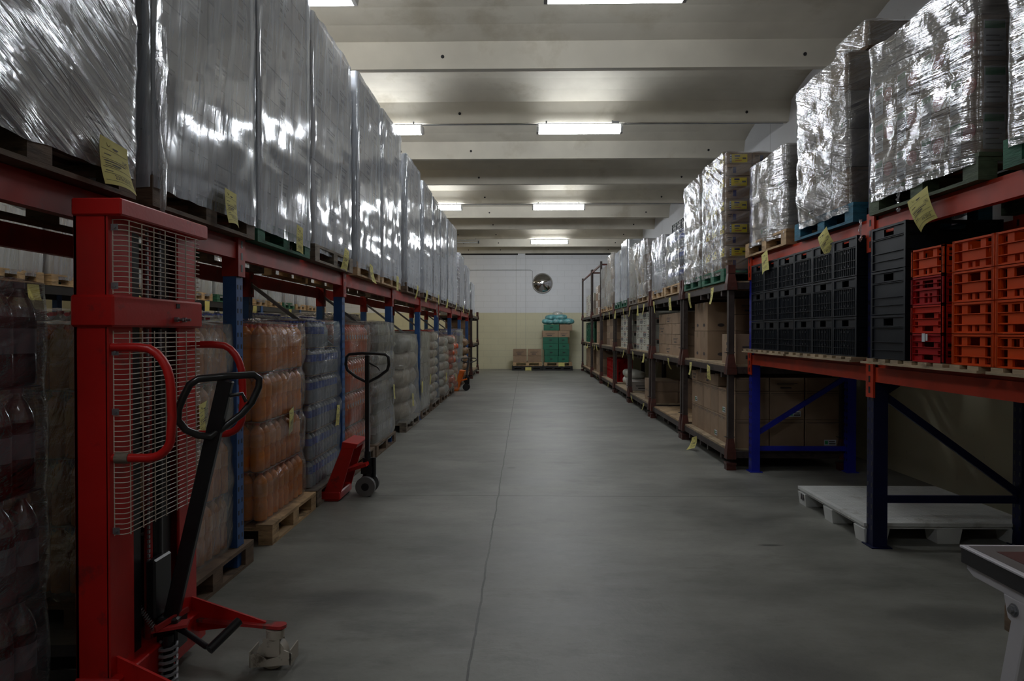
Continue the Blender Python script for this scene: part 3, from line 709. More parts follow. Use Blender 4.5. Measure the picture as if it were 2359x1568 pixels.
# ------------------------------------------------------------------ yellow paper tags
_txt = {}
def text_mesh(s, size):
    if (s, size) in _txt: return _txt[(s, size)]
    cu = bpy.data.curves.new('text', 'FONT'); cu.body = s; cu.size = size; cu.align_x = 'RIGHT'; cu.resolution_u = 2
    o = bpy.data.objects.new('text', cu); C.objects.link(o)
    dg = bpy.context.evaluated_depsgraph_get(); dg.update()
    me = bpy.data.meshes.new_from_object(o.evaluated_get(dg))
    v = [tuple(p.co) for p in me.vertices]; f = [tuple(p.vertices) for p in me.polygons]
    bpy.data.objects.remove(o); bpy.data.curves.remove(cu); bpy.data.meshes.remove(me)
    _txt[(s, size)] = (v, f); return v, f
def paper_tag(label, loc, facing, w=0.17, h=0.19, tilt=0.0, curl=0.03, date='23/5/2015', num='1342', detail=True, seed=0, group='yellow pallet tags', swing=0.0, fold=0.0):
    """Hangs down from LOC (its top middle). FACING is the angle (deg) of the side that carries print."""
    b = MB(); nx, nz = 6, 8
    def S(u, v):     # u 0..1 across, v 0..1 from top down -> local point (x across, y out, z up)
        y = curl * (math.sin(u * PI) * 0.35 * v + (v ** 2) * math.sin(1.3 + seed) + 0.5 * (u - 0.5) * v * math.cos(seed * 2.1)) + fold * max(0, v - 0.6)
        return Vector(((u - 0.5) * w, -y, -v * h + (0.01 * math.sin(u * PI) * v)))
    vs = [S(i / nx, k / nz) for k in range(nz + 1) for i in range(nx + 1)]
    back = [p + Vector((0, 0.0006, 0)) for p in vs]
    fs = [(k * (nx + 1) + i, (k + 1) * (nx + 1) + i, (k + 1) * (nx + 1) + i + 1, k * (nx + 1) + i + 1) for k in range(nz) for i in range(nx)]
    b.add(vs, fs, 0); b.add(back, [f[::-1] for f in fs], 0)
    def ln(u0, u1, v, t=0.0035):
        n = 6; q = []
        for i in range(n + 1):
            u = u0 + (u1 - u0) * i / n
            q += [S(u, v) + Vector((0, -0.0012, 0)), S(u, v + t / h) + Vector((0, -0.0012, 0))]
        b.add(q, [(2 * i, 2 * i + 1, 2 * i + 3, 2 * i + 2) for i in range(n)], 1)
    if detail:
        for v in (0.24, 0.44, 0.62, 0.74, 0.90): ln(0.05, 0.95, v, 0.0015)
        ln(0.12, 0.34, 0.34, 0.003); ln(0.10, 0.82, 0.475, 0.004); ln(0.12, 0.3, 0.53, 0.003); ln(0.32, 0.62, 0.53, 0.006); ln(0.12, 0.55, 0.58, 0.003)
        ln(0.10, 0.3, 0.69, 0.003); ln(0.42, 0.62, 0.16, 0.005); ln(0.46, 0.58, 0.19, 0.003)
        for s, u, v, sz in ((num, 0.93, 0.42, 0.022), (date, 0.86, 0.86, 0.026)):
            tv, tf = text_mesh(s, sz)
            q = [S(u + p[0] / w, v - p[1] / h) + Vector((0, -0.0014, 0)) for p in tv]
            b.add(q, tf, 1)
        # small tick-shaped mark at the head of the form
        q = [(0.22, 0.10), (0.25, 0.16), (0.30, 0.17), (0.34, 0.12)]
        for (a, c), (d, e) in zip(q, q[1:]):
            p0, p1 = S(a, c), S(d, e); b.tube([p0 + Vector((0, -0.001, 0)), p1 + Vector((0, -0.001, 0))], 0.0008, 4, 1)
    o = b.obj('paper_tag', ['paper', 'ink'], smooth=50)
    o.location = loc; o.rotation_euler = (0, R(tilt), R(facing))
    return tag(o, label, 'paper tag', group)

# ------------------------------------------------------------------ upper level, blue and red rack: film-wrapped carton loads
HP = 0.144; Z2 = 2.09 + HP + 0.002
def leftload(i, y0, y1, h, wood_, film='film_smooth', guards=False, ny=3, nz=9, **kw):
    n = ORD[i]
    pallet(f'wooden pallet under the {n} tall wrapped load, counted along the blue and red rack', -1, -1.74, y0 + 0.01, y1 - y0 - 0.02, 1.0, 2.092, wood_, 'pallets on the blue and red rack')
    kw.setdefault('style', ('grey', 'greyprint', 'grey'))
    return wrapped_load(f'{n} tall film-wrapped carton load on the blue and red rack, counted from the stacker end', -1, kw.pop('xf', -1.75), y0 + 0.02, y1 - 0.02, 0.98, Z2, h, ny, 3, nz,
                        film=film, guards=guards, seed=i, group='tall wrapped loads on the blue and red rack', **kw)
leftload(1, 1.85, 3.10, 1.95, 'wood_dark', 'film_diag', nz=7, amp=0.012, pinch=0.006, ang=-28, fine=20, step=0.035)
leftload(2, 3.22, 4.47, 1.98, 'wood_dark', nz=9, guards=True, ny=4)
leftload(3, 4.50, 5.62, 1.96, 'wood_green', nz=9, guards=True, ny=3)
leftload(4, 5.74, 7.02, 1.92, 'wood_grey', nz=8, guards=False, amp=0.010, xf=-1.77)
leftload(5, 7.20, 8.35, 1.96, 'wood', nz=8, guards=True)
leftload(6, 8.42, 9.72, 1.98, 'wood', nz=8, amp=0.014, ang=50, film='film_smooth')
leftload(7, 10.2, 11.5, 1.88, 'wood_dark', nz=8, guards=True)
leftload(8, 11.85, 13.0, 1.84, 'wood_dark', nz=8, guards=True)
leftload(9, 13.15, 14.1, 1.82, 'wood', nz=8, amp=0.01)
leftload(10, 14.25, 15.35, 1.80, 'wood_grey', nz=8)
leftload(11, 15.6, 16.6, 1.80, 'wood_dark', nz=8, guards=True)
leftload(12, 16.7, 17.65, 1.84, 'wood_dark', nz=8)
leftload(13, 18.3, 19.7, 1.36, 'wood_grey', nz=6, amp=0.014, film='film_diag', ang=40)
leftload(14, 20.4, 21.7, 1.22, 'wood_dark', nz=5, amp=0.016, film='film_smooth')
# loose film hanging at the corner of the second load
def loose(label, loc, h, w, seed):
    b = MB(); n = 10; vs = []
    for k in range(n + 1):
        t = k / n
        for j in range(7):
            a = (j / 6 - 0.5); r = w * (0.5 + 0.6 * math.sin(t * 2.2 + seed) ** 2) * (1 - 0.3 * t)
            vs.append((0.03 * noise.noise(Vector((j * 1.7, t * 5, seed))) + 0.02, a * r, -t * h))
    fs = [(k * 7 + j, k * 7 + j + 1, (k + 1) * 7 + j + 1, (k + 1) * 7 + j) for k in range(n) for j in range(6)]
    b.add(vs, fs); o = b.obj('hanging_film_tail', 'film_loose', loc=loc, smooth=60)
    return tag(o, label, 'plastic film', None)
loose('loose tail of film hanging at the corner of the second tall wrapped load', (-1.735, 3.27, 2.95), 0.92, 0.10, 1)
loose('torn strip of film hanging from the beam far down the blue and red rack', (-1.78, 13.9, 2.22), 0.42, 0.14, 3)

# tags of the upper level (y, drop, tilt)
for i, (y, z, x, tl, cu, w) in enumerate(((2.86, 2.285, -1.70, 4, 0.04, 0.19), (3.98, 2.31, -1.69, 3, 0.03, 0.16), (5.18, 2.29, -1.68, 4, -0.02, 0.14), (6.55, 2.28, -1.68, 6, 0.03, 0.16),
                                          (7.75, 2.25, -1.715, 8, -0.05, 0.16), (9.22, 2.24, -1.69, 5, 0.02, 0.16), (10.95, 2.23, -1.69, 7, -0.04, 0.16), (12.0, 2.22, -1.69, 5, -0.03, 0.16),
                                          (13.6, 2.23, -1.69, 4, 0.03, 0.16), (15.2, 2.22, -1.69, 6, 0.04, 0.16), (17.1, 2.22, -1.69, 5, 0.03, 0.16), (19.0, 2.22, -1.69, 5, -0.03, 0.16), (21.0, 2.21, -1.69, 5, -0.03, 0.16))):
    n = ORD[i + 1]
    paper_tag(f'yellow paper tag hanging below the tall wrapped loads, {n} from the stacker along the beam', (x, y, z), 90, w=w, h=0.20, tilt=tl, curl=cu, seed=i,
              date=('23/5/2015', '7/5/2015', '4/6/2015')[i % 3], detail=i < 6, group='yellow tags along the beam of the blue and red rack')
# shadowy red-capped row and the loads of the next aisle are built further down

# ------------------------------------------------------------------ bottles
def bottle_mesh(kind, d, h, seg=12, part=None, key={}):
    k = (kind, d, h, seg, part)
    if k in key: return key[k]
    r = d / 2 * 0.985
    prof = [(r * 0.7, 0), (r * 0.97, 0.02 * h), (r, 0.06 * h), (r, 0.30 * h), (r * 0.96, 0.31 * h), (r * 0.96, 0.55 * h), (r, 0.56 * h), (r, 0.66 * h), (r * 0.9, 0.74 * h),
            (r * 0.62, 0.84 * h), (r * 0.30, 0.91 * h), (r * 0.27, 0.935 * h), (r * 0.36, 0.94 * h), (r * 0.36, 0.995 * h)]
    if kind in ('orange', 'fanta', 'water', 'redcap'):
        prof = [(r * 0.75, 0), (r * 0.97, 0.02 * h), (r, 0.05 * h), (r, 0.38 * h), (r * 0.90, 0.43 * h), (r * 0.97, 0.48 * h), (r * 0.98, 0.50 * h), (r, 0.76 * h), (r * 0.9, 0.82 * h),
                (r * 0.62, 0.88 * h), (r * 0.32, 0.925 * h), (r * 0.27, 0.94 * h), (r * 0.38, 0.945 * h), (r * 0.38, 0.995 * h)]
    # zones: 0 liquid, 1 label, 2 clear neck, 3 cap
    ms = [0, 0, 0, 0, 1, 0, 0, 2, 2, 2, 2, 3, 3] if kind == 'cola' else [0, 0, 0, 0, 0, 0, 1, 2, 2, 2, 2, 3, 3]
    if kind == 'cola': mt = ['cola', 'cola_label', 'pet', 'cap_grey']
    elif kind == 'orange': mt = ['soda', 'soda_label', 'soda', 'cap_orange']; 
    elif kind == 'fanta': mt = ['redsoda', 'fanta_label', 'redsoda', 'cap_orange']
    elif kind == 'redcap': mt = ['water', 'carton_grey', 'pet', 'cap_red']
    else: mt = ['water', 'water_label', 'water', 'cap_blue']
    b = MB()
    li = ms.index(1)
    if part == 'cap': b.lathe(prof[-2:], seg, 3)
    elif part == 'label': b.lathe([(prof[li][0] * 1.012, prof[li][1]), (prof[li + 1][0] * 1.012, prof[li + 1][1])], seg, 1); b.f = b.f[:-2]; b.m = b.m[:-2]
    elif part == 'body': b.lathe(prof[:-2], seg, [0 if q == 1 else q for q in ms[:-2]])
    else: b.lathe(prof, seg, ms)
    if part in ('cap', 'label', 'body'): key[k] = b.mesh('bottle_' + part, mt, smooth=50); return key[k]
    if kind == 'fanta':       # pale curved mark on the label
        for a0 in (-90, 0):
            pts = []
            for i in range(7):
                t = i / 6; a = R(a0 - 28 + 56 * t); rr = r * 0.99
                pts.append((rr * math.cos(a), rr * math.sin(a), h * (0.64 - 0.09 * math.sin(PI * t))))
            b.tube(pts, 0.0035, 5, 4)
            pts = [(r * 0.99 * math.cos(R(a0 + q)), r * 0.99 * math.sin(R(a0 + q)), h * zz) for q, zz in ((-16, 0.67), (-4, 0.61), (6, 0.68), (16, 0.63))]
            b.tube(pts, 0.003, 5, 4)
        mt = mt + ['whitelabel']
    key[k] = b.mesh('bottle', mt, smooth=50); return key[k]

def bottle_load(label, side, xf, y0, y1, depth, z0, layers, d, lh, kind, film='film_clear', group='film-wrapped drink loads on the floor', seed=0, name='wrapped_bottle_load', amp=0.010, pinch=0.03, step=0.045, skew=0.0, seg=12, sheets=True, bulge=0.006, skirt=0.04, detail=False):
    L = y1 - y0; cx = xf + side * depth / 2
    t = thing(name, label, 'wrapped drinks load', (cx, (y0 + y1) / 2, z0), 0, group)
    me = bottle_mesh(kind, d, lh * 0.985, seg)
    meb, mec, mel = (bottle_mesh(kind, d, lh * 0.985, seg, q) for q in ('body', 'cap', 'label'))
    ny = int(L / d); nx = int(depth / d); rnd = random.Random(seed)
    dy, dx = L / ny, depth / nx; core = MB(); count = 0
    for k in range(layers):
        ox, oy = rnd.uniform(-0.012, 0.012), rnd.uniform(-0.012, 0.012)
        ro = rnd.uniform(0, 6)
        spots = []
        fi = 0 if side > 0 else nx - 1
        for j in range(ny): spots.append((fi, j))
        for i in range(nx):
            if i != fi: spots.append((i, 0))
        for i, j in spots:
            x = -depth / 2 + (i + 0.5) * dx + ox + skew * k * side; y = -L / 2 + (j + 0.5) * dy + oy
            if count < 100:
                bo = put('bottle', meb if detail else me, t, (x, y, k * lh + 0.004), (0, 0, 0)); count += 1
                if detail: put('bottle_cap', mec, bo); put('bottle_label', mel, bo)
        # the bottles behind the outer rows
        for i in range(nx):
            for j in range(1, ny):
                if i == fi: continue
                inner = (i == (fi + side)) or j == ny - 1 or (k == layers - 1)
                if not inner: continue
                core.lathe([(d * 0.44, 0), (d * 0.48, lh * 0.05), (d * 0.48, lh * 0.66), (d * 0.16, lh * 0.9), (d * 0.17, lh * 0.97)], 8, [0, 0, 0, 1],
                           Matrix.Translation((-depth / 2 + (i + 0.5) * dx + ox + skew * k * side, -L / 2 + (j + 0.5) * dy + oy, k * lh + 0.004)))
        if sheets and k:  # added sheet that stops light passing between the bottle layers
            MB().box(-depth / 2 + 0.01, -L / 2 + 0.01, k * lh - 0.002, depth / 2 - 0.01, L / 2 - 0.01, k * lh + 0.002).obj('light_block_sheet', 'black' if kind == 'cola' else 'carton_dark', t)
    cap = {'cola': 'cap_grey', 'orange': 'cap_orange', 'fanta': 'cap_orange', 'redcap': 'cap_red'}.get(kind, 'cap_blue')
    liq = {'cola': 'cola', 'orange': 'soda', 'fanta': 'redsoda', 'redcap': 'water'}.get(kind, 'water')
    co = core.obj('bottle', [liq, cap], t, smooth=50); co['kind'] = 'stuff'
    fm = film_mesh(depth + 0.02, L + 0.02, layers * lh, film, amp, layers, pinch, seed, step, 20, 8, skirt=skirt, bulge=bulge, rc=0.05)
    put('shrink_film', fm, t)
    return t
FL = HP + 0.002
XF = -1.82
def floorpallet(n, y0, L, wood_='wood_dark', xf=-1.78):
    pallet(f'wooden pallet on the floor under the {n}', -1, xf, y0, L, 1.0, 0.0, wood_, 'floor pallets under the blue and red rack')
floorpallet('dark cola bottles behind the stacker', 1.35, 1.22)
bottle_load('film-wrapped load of dark cola bottles on the floor behind the red stacker', -1, -1.80, 1.40, 2.58, 0.92, FL, 4, 0.112, 0.385, 'cola', film='film_cool', amp=0.008, pinch=0.012, seg=16, seed=3, sheets=True, detail=True)
floorpallet('pale orange drinks beside the stacker handle', 3.46, 1.06)
bottle_load('film-wrapped load of orange drink bottles next to the stacker handle', -1, -1.86, 3.52, 4.44, 0.92, FL, 4, 0.102, 0.35, 'orange', film='film_milky', amp=0.014, pinch=0.035, seed=5)
floorpallet('orange drinks beside the front blue post', 4.86, 1.02, 'wood')
bottle_load('film-wrapped load of orange drink bottles behind the front blue post', -1, -1.86, 4.90, 5.80, 0.92, FL, 4, 0.102, 0.355, 'orange', amp=0.014, pinch=0.04, seed=6, bulge=0.012, detail=True)
floorpallet('blue-labelled water', 5.92, 0.98, 'wood_grey')
bottle_load('film-wrapped load of blue-labelled water bottles next to the red hand pallet truck', -1, -1.84, 5.98, 6.86, 0.92, FL, 6, 0.086, 0.243, 'water', film='film_cool', amp=0.012, pinch=0.025, seed=7, detail=True)
floorpallet('red-orange drinks behind the red hand pallet truck', 7.12, 1.1)
bottle_load('film-wrapped load of red-orange drink bottles behind the red hand pallet truck', -1, -1.84, 7.16, 8.16, 0.92, FL, 4, 0.108, 0.36, 'fanta', amp=0.014, pinch=0.03, seed=8, seg=12)
floorpallet('tall dark drinks past the red hand pallet truck', 8.30, 1.24)
bottle_load('film-wrapped load of dark drink bottles past the red hand pallet truck', -1, -1.80, 8.34, 9.48, 0.92, FL, 4, 0.108, 0.37, 'cola', film='film_milky', amp=0.012, pinch=0.025, seed=9, seg=10)

# soft bags -----------------------------------------------------------------
def bag_mesh(w, d, h, seed=0, key={}):
    k = (w, d, h, seed)
    if k in key: return key[k]
    b = MB(); n = 14; r = 9; vs = []; fs = []
    for i in range(r + 1):
        v = -1 + 2 * i / r
        for j in range(n):
            a = 2 * PI * j / n; c, s = math.cos(a), math.sin(a)
            q = (abs(c) ** 3 + abs(s) ** 3) ** (-1 / 3)
            rr = (1 - abs(v) ** 2.4) ** 0.5 if abs(v) < 1 else 0.0
            rr = 0.35 + 0.65 * rr if abs(v) < 1 else 0.3
            x, y, z = c * q * rr * w / 2, s * q * rr * d / 2, v * h / 2
            e = noise.noise(Vector((x * 9 + seed, y * 9, z * 9))) * 0.03
            vs.append((x * (1 + e * 3), y * (1 + e * 3), z + e * 0.4 + h / 2))
    for i in range(r):
        for j in range(n):
            fs.append((i * n + j, i * n + (j + 1) % n, (i + 1) * n + (j + 1) % n, (i + 1) * n + j))
    fs.append(tuple(range(n))[::-1]); fs.append(tuple(r * n + j for j in range(n)))
    b.add(vs, fs); key[k] = b.mesh('bag', ['bag_flour'], smooth=70); return key[k]
def bag_load(label, xf, y0, y1, depth, z0, ny, nx, nz, h, mats, partname='bag', film='film_clear', seed=0, group='film-wrapped bag loads on the floor', messy=0.01, side=-1, amp=0.02, lid=None, name='wrapped_bag_load'):
    L = y1 - y0; cx = xf + side * depth / 2
    t = thing(name, label, 'wrapped bag load', (cx, (y0 + y1) / 2, z0), 0, group)
    cw, cd, ch = depth / nx, L / ny, h / nz; rnd = random.Random(seed)
    vars_ = []
    for q in range(3):
        me = bag_mesh(cw * 1.04, cd * 1.04, ch * 1.12, q + seed * 0.37).copy(); me.materials[0] = M[mats[q % len(mats)]]; vars_.append(me)
    for k in range(nz):
        for j in range(ny):
            for i in range(nx):
                front = (i == nx - 1) if side < 0 else i == 0
                if not (front or j == 0 or k == nz - 1): continue
                put(partname, vars_[rnd.randrange(3)], t, (-depth / 2 + (i + 0.5) * cw + rnd.uniform(-messy, messy), -L / 2 + (j + 0.5) * cd + rnd.uniform(-messy, messy), k * ch),
                    (rnd.uniform(-messy, messy) * 4, rnd.uniform(-messy, messy) * 4, rnd.uniform(-messy, messy) * 6))
    if lid: MB().prism([(-depth * 0.42, -L * 0.42), (depth * 0.42, -L * 0.42), (depth * 0.46, 0), (depth * 0.42, L * 0.42), (-depth * 0.42, L * 0.42)], 'z', h + 0.02, h + 0.06).obj('top_sheet', lid, t)
    if film: put('shrink_film', film_mesh(depth + 0.05, L + 0.05, h + 0.04, film, amp, nz, 0.015, seed, 0.06, 30, 6, skirt=0.03, rc=0.10, taper=0.06), t)
    return t
floorpallet('pale sacks in milky film', 10.38, 1.3, 'wood_grey')
bag_load('load of pale sacks in milky film, standing just past the dark drinks', -1.80, 10.42, 11.62, 0.92, FL, 2, 2, 5, 1.28, ['bag_white', 'bag_flour', 'bag_white'], 'sack', 'film_milky', 2, amp=0.03, name='wrapped_sack_load')
floorpallet('flat grey-wrapped cartons on the floor', 11.95, 1.1)
wrapped_load('grey-wrapped square carton load on the floor between pale sacks and flour bags', -1, -1.80, 11.98, 12.98, 0.92, FL, 1.36, 3, 3, 5, style=('white', 'white'), film='film_milky', seed=31, group='film-wrapped carton loads on the floor')
floorpallet('flour bags with a red top sheet', 13.2, 1.25)
bag_load('load of flour bags with a red sheet on top, standing on the floor', -1.80, 13.24, 14.4, 0.92, FL, 3, 3, 8, 1.34, ['bag_flour', 'bag_white', 'bag_flour'], 'flour_bag', 'film_clear', 3, amp=0.016, lid='redprint', name='wrapped_flour_load')
floorpallet('flour bags leaning towards the aisle', 14.75, 1.15)
bag_load('load of flour bags leaning outward beside the orange-red bags', -1.76, 14.8, 15.85, 0.92, FL, 3, 3, 7, 1.22, ['bag_flour', 'bag_flour', 'bag_white'], 'flour_bag', 'film_clear', 4, amp=0.02, messy=0.02, name='wrapped_flour_load')
floorpallet('orange-red snack bags', 16.2, 1.2)
bag_load('untidy heap of orange-red bags in torn film behind the orange pallet truck', -1.72, 16.25, 17.45, 1.0, FL, 4, 3, 8, 1.25, ['bag_red', 'bag_red', 'bag_flour'], 'snack_bag', 'film_clear', 5, amp=0.03, messy=0.05, name='wrapped_snack_load')
floorpallet('pale blue water at the far end', 18.6, 1.15)
bottle_load('film-wrapped load of pale blue water bottles at the far end of the rack', -1, -1.78, 18.62, 19.7, 0.92, FL, 4, 0.15, 0.36, 'water', seed=12, seg=8, film='film_milky')
floorpallet('brown net bags at the far end', 20.0, 1.1)
bag_load('stack of brown net bags of vegetables at the far end of the rack', -1.72, 20.05, 21.05, 0.9, FL, 2, 2, 5, 1.15, ['bag_brown', 'bag_brown', 'bag_brown'], 'net_bag', None, 6, messy=0.03, name='net_bag_load')

# red-capped bottles behind the first rows, seen over their tops
for i, (y0, y1) in enumerate(((3.5, 4.3), (4.5, 5.6), (5.7, 6.8))):
    n = ORD[i + 1]
    pallet(f'wooden pallet under the {n} load of red-capped bottles behind the orange drinks', -1, -2.98, y0, y1 - y0, 0.9, 0, 'wood_dark', 'pallets behind the front row')
    bottle_load(f'load of red-capped bottles behind the orange drinks, {n} from the stacker', -1, -3.02, y0 + 0.02, y1 - 0.02, 0.84, FL, 4, 0.12, 0.375, 'redcap', seed=20 + i, seg=8, film='film_clear', step=0.08, group='red-capped bottle loads behind the front row')

for i, (y, z, x, fc, tl) in enumerate(((3.93, 1.10, -1.83, 96, -6), (5.42, 0.90, -1.83, 96, -8), (6.68, 0.80, -1.80, 95, 5), (7.98, 0.68, -1.80, 94, 10), (9.32, 0.80, -1.76, 94, 8), (10.8, 0.55, -1.745, 92, 8),
                                       (11.9, 0.66, -1.76, 90, 5), (12.95, 0.72, -1.76, 90, 4), (15.2, 0.62, -1.72, 90, -6), (16.9, 0.50, -1.68, 90, 12))):
    paper_tag(f'yellow paper tag stuck on a load standing on the floor, {ORD[i + 1]} past the stacker', (x, y, z), fc, w=0.15, h=0.20, tilt=tl, curl=0.015, seed=i + 40, detail=i < 6,
              date=('7/5/2015', '23/5/2015')[i % 2], group='yellow tags on the floor loads')

# ------------------------------------------------------------------ next aisle, seen under the beams
def side_row():
    t = thing('pallet_rack', 'low dark rack in the side aisle carrying small wrapped loads, seen under the red beams', 'rack', (-6.0, 0, 0))
    for k in range(6):
        y = 7.6 + 2.7 * k
        for x in (0.0, -1.0): MB().box(x - 0.04, y - 0.05, 0, x + 0.04, y + 0.05, 2.1).obj('post', 'blue_left', t)
        if k < 5:
            for x in (0.0, -1.0): MB().box(x - 0.025, y + 0.05, 1.98, x + 0.025, y + 2.65, 2.09).obj('beam', 'black', t)
    y = 7.75; rnd = random.Random(5)
    for i in range(14):
        h = rnd.choice((1.1, 1.3, 1.45)); n = ORD[i + 1]; wd = ('wood', 'wood', 'wood_green', 'wood')[i % 4]
        pallet(f'small pallet in the side aisle, {n} along the dark rack', -1, -5.96, y, 0.78, 1.0, 2.092, wd, 'side aisle pallets')
        wrapped_load(f'{n} small wrapped load on the dark rack of the side aisle', -1, -5.98, y + 0.02, y + 0.76, 0.96, Z2, h, 2, 2, 4, style=(('grey', 'white'), ('plain', 'plain'), ('white', 'grey'))[i % 3],
                     film='film_smooth', seed=60 + i, group='small wrapped loads in the side aisle', guards=(i % 4 == 0), step=0.10)
        y += 0.92 if i % 3 != 2 else 0.98
    for i in range(4):
        y0 = 8.0 + 3.0 * i
        wrapped_load(f'dark wrapped carton load on the floor of the side aisle, {ORD[i + 1]} from the stacker end', -1, -5.98, y0, y0 + 1.2, 0.96, 0.0, 1.5, 3, 2, 4, style=('dark',), film='film_smooth', seed=80 + i, step=0.12, group='dark loads under the side aisle rack')
    for i in range(5):
        paper_tag(f'yellow tag on the dark rack of the side aisle, {ORD[i + 1]} from the stacker end', (-5.93, 8.3 + 2.3 * i, 2.08), 90, w=0.2, h=0.2, detail=False, seed=i, group='side aisle tags')
side_row()
for i, (y0, kind, h, nl) in enumerate(((7.6, 'water', 0.262, 6), (9.4, 'water', 0.262, 6), (11.6, 'cola', 0.335, 5))):
    pallet(f'wooden pallet behind the front row, under the {("first small-bottle", "second small-bottle", "dark-bottle")[i]} load', -1, -3.0, y0, 1.2, 0.9, 0, 'wood_dark', 'pallets behind the front row')
    bottle_load(f'load of {("small clear bottles with blue caps, nearer the stacker", "small clear bottles with blue caps, further along", "dark bottles under dark film")[i]}, behind the front row', -1, -3.02, y0 + 0.02, y0 + 1.18, 0.84, FL, nl, 0.105, h, kind, seed=50 + i, seg=8, step=0.10, group='loads behind the front row')

# ------------------------------------------------------------------ red stacker
def stacker():
    t = thing('stacker', 'tall red manual stacker with wire guard and black tow handle, by the cola load', 'stacker', (-1.62, 2.92, 0))
    ox, oy = -1.62, 2.92
    def L(x, y, z): return (x - ox, y - oy, z)
    def bx(b, x0, y0, z0, x1, y1, z1, m=0): return b.box(x0 - ox, y0 - oy, z0, x1 - ox, y1 - oy, z1, m)
    for y0, y1 in ((2.575, 2.74), (3.10, 3.265)):         # mast channels, open towards the middle
        b = MB(); s = 1 if y0 < 2.9 else -1; yo, yi = (y0, y1) if s > 0 else (y1, y0)
        bx(b, -1.69, min(yo, yo + s * 0.014), 0.06, -1.56, max(yo, yo + s * 0.014), 1.94)
        bx(b, -1.69, min(yo, yi), 0.06, -1.672, max(yo, yi), 1.94); bx(b, -1.572, min(yo, yi), 0.06, -1.558, max(yo, yi), 1.94)
        b.obj('mast_post', 'red', t, bevel=0.004)
    b = MB(); bx(b, -1.69, 2.565, 1.935, -1.50, 3.275, 2.0); b.obj('top_crossbar', 'red', t, bevel=0.006)
    b = MB(); bx(b, -1.695, 2.562, 1.52, -1.53, 3.278, 1.64); cb = b.obj('middle_crossbar', 'red', t, bevel=0.008)
    for y in (3.02, 3.09):
        MB().cyl((0.09, y - oy, 1.555), (0.105, y - oy, 1.555), 0.012, 6).cyl((0.10, y - oy, 1.555), (0.125, y - oy, 1.555), 0.006, 8).obj('bolt', 'zinc', cb)
    MB().box(0.088, 0.11, 1.605, 0.0925, 0.14, 1.625).obj('name_plate', 'black', cb)
    b = MB(); bx(b, -1.69, 2.565, 0.06, -1.52, 3.275, 0.20); b.obj('base_crossbar', 'red', t, bevel=0.005)
    for y in (2.80, 3.04):
        b = MB(); bx(b, -1.665, y - 0.035, 0.08, -1.585, y + 0.035, 1.90); b.obj('inner_mast', 'black', t)
    MB().cyl(L(-1.60, 2.92, 0.20), L(-1.60, 2.92, 1.90), 0.017, 12).obj('piston_rod', 'red_worn', t, smooth=40)
    MB().cyl(L(-1.60, 2.965, 0.20), L(-1.60, 2.965, 1.35), 0.036, 14).obj('lift_cylinder', 'black', t, smooth=40)
    b = MB()
    for y in (2.87, 2.97):
        z = 0.3
        while z < 1.93: bx(b, -1.575, y - 0.006, z, -1.567, y + 0.006, z + 0.014); z += 0.02
    b.obj('lift_chain', 'zinc', t)
    b = MB()
    for z in (0.25, 0.62, 1.0): bx(b, -1.70, 2.76, z, -1.685, 3.08, z + 0.09)
    b.obj('carriage_plate', 'black', t)
    b = MB(); bx(b, -1.58, 2.86, 0.30, -1.54, 3.0, 0.55); bx(b, -1.55, 2.88, 0.16, -1.46, 2.98, 0.30); b.obj('pump_housing', 'black', t, bevel=0.008)
    for y in (2.80, 3.04):
        MB().prism([(-2.85 - ox, 0.035), (-1.70 - ox, 0.035), (-1.70 - ox, 0.60), (-1.735 - ox, 0.60), (-1.735 - ox, 0.095), (-2.85 - ox, 0.07)], 'y', y - oy - 0.06, y - oy + 0.06).obj('fork', 'black', t, bevel=0.003)
    # wire guards: side flange plus front, two panels
    for nm, z0, z1 in (('upper', 1.645, 1.925), ('lower', 0.73, 1.505)):
        g = MB(); X0, X1, Y0, Y1 = -1.553, -1.508, 2.60, 3.20
        ys = [2.625 + 0.0885 * i for i in range(7)]
        for y in ys: g.tube([L(X1 + 0.003, y, z0), L(X1 + 0.003, y, z1)], 0.0022, 5)
        g.tube([L(X0, Y0, z0), L(X0, Y0, z1)], 0.0022, 5)
        z = z0 + 0.006
        while z < z1:
            g.tube([L(X0, Y0 - 0.002, z), L(X1 - 0.012, Y0, z), L(X1, Y0 + 0.012, z), L(X1, Y1, z), L(X1 - 0.02, Y1 + 0.02, z)], 0.0019, 5); z += 0.0195
        go = g.obj('wire_guard', 'wire', t, smooth=60)
        for z in ((z0 + 0.03, z1 - 0.03) if nm == 'upper' else (z0 + 0.02, 1.2, z1 - 0.08)):
            c = MB(); bx(c, X0 - 0.004, Y0 - 0.006, z - 0.012, X0 + 0.022, Y0 - 0.003, z + 0.012); c.cyl(L(X0 + 0.01, Y0 - 0.005, z), L(X0 + 0.01, Y0 - 0.010, z), 0.006, 6)
            c.obj('guard_clip', 'zinc', go)
    # grab handles
    for y, xm in ((2.60, -1.335), (3.225, -1.32)):
        pts = [(-1.56, 1.443), (-1.46, 1.443)]
        for i in range(1, 7): a = R(90 - 15 * i); pts.append((xm - 0.11 + 0.11 * math.cos(a), 1.443 - 0.16 + 0.16 * math.sin(a)))
        pts += [(xm + 0.004, 1.18)]
        for i in range(1, 7): a = R(-15 * i); pts.append((xm - 0.09 + 0.09 * math.cos(a), 1.11 + 0.085 * math.sin(a)))
        pts += [(-1.47, 1.025), (-1.56, 1.025)]
        MB().tube([L(x, y, z) for x, z in pts], 0.0165, 12).obj('grab_handle', 'red', t, smooth=60)
    MB().cyl(L(-1.545, 2.60, 1.025), L(-1.495, 2.60, 1.025), 0.021, 14).obj('taped_sleeve', 'wood_grey', t, smooth=50)
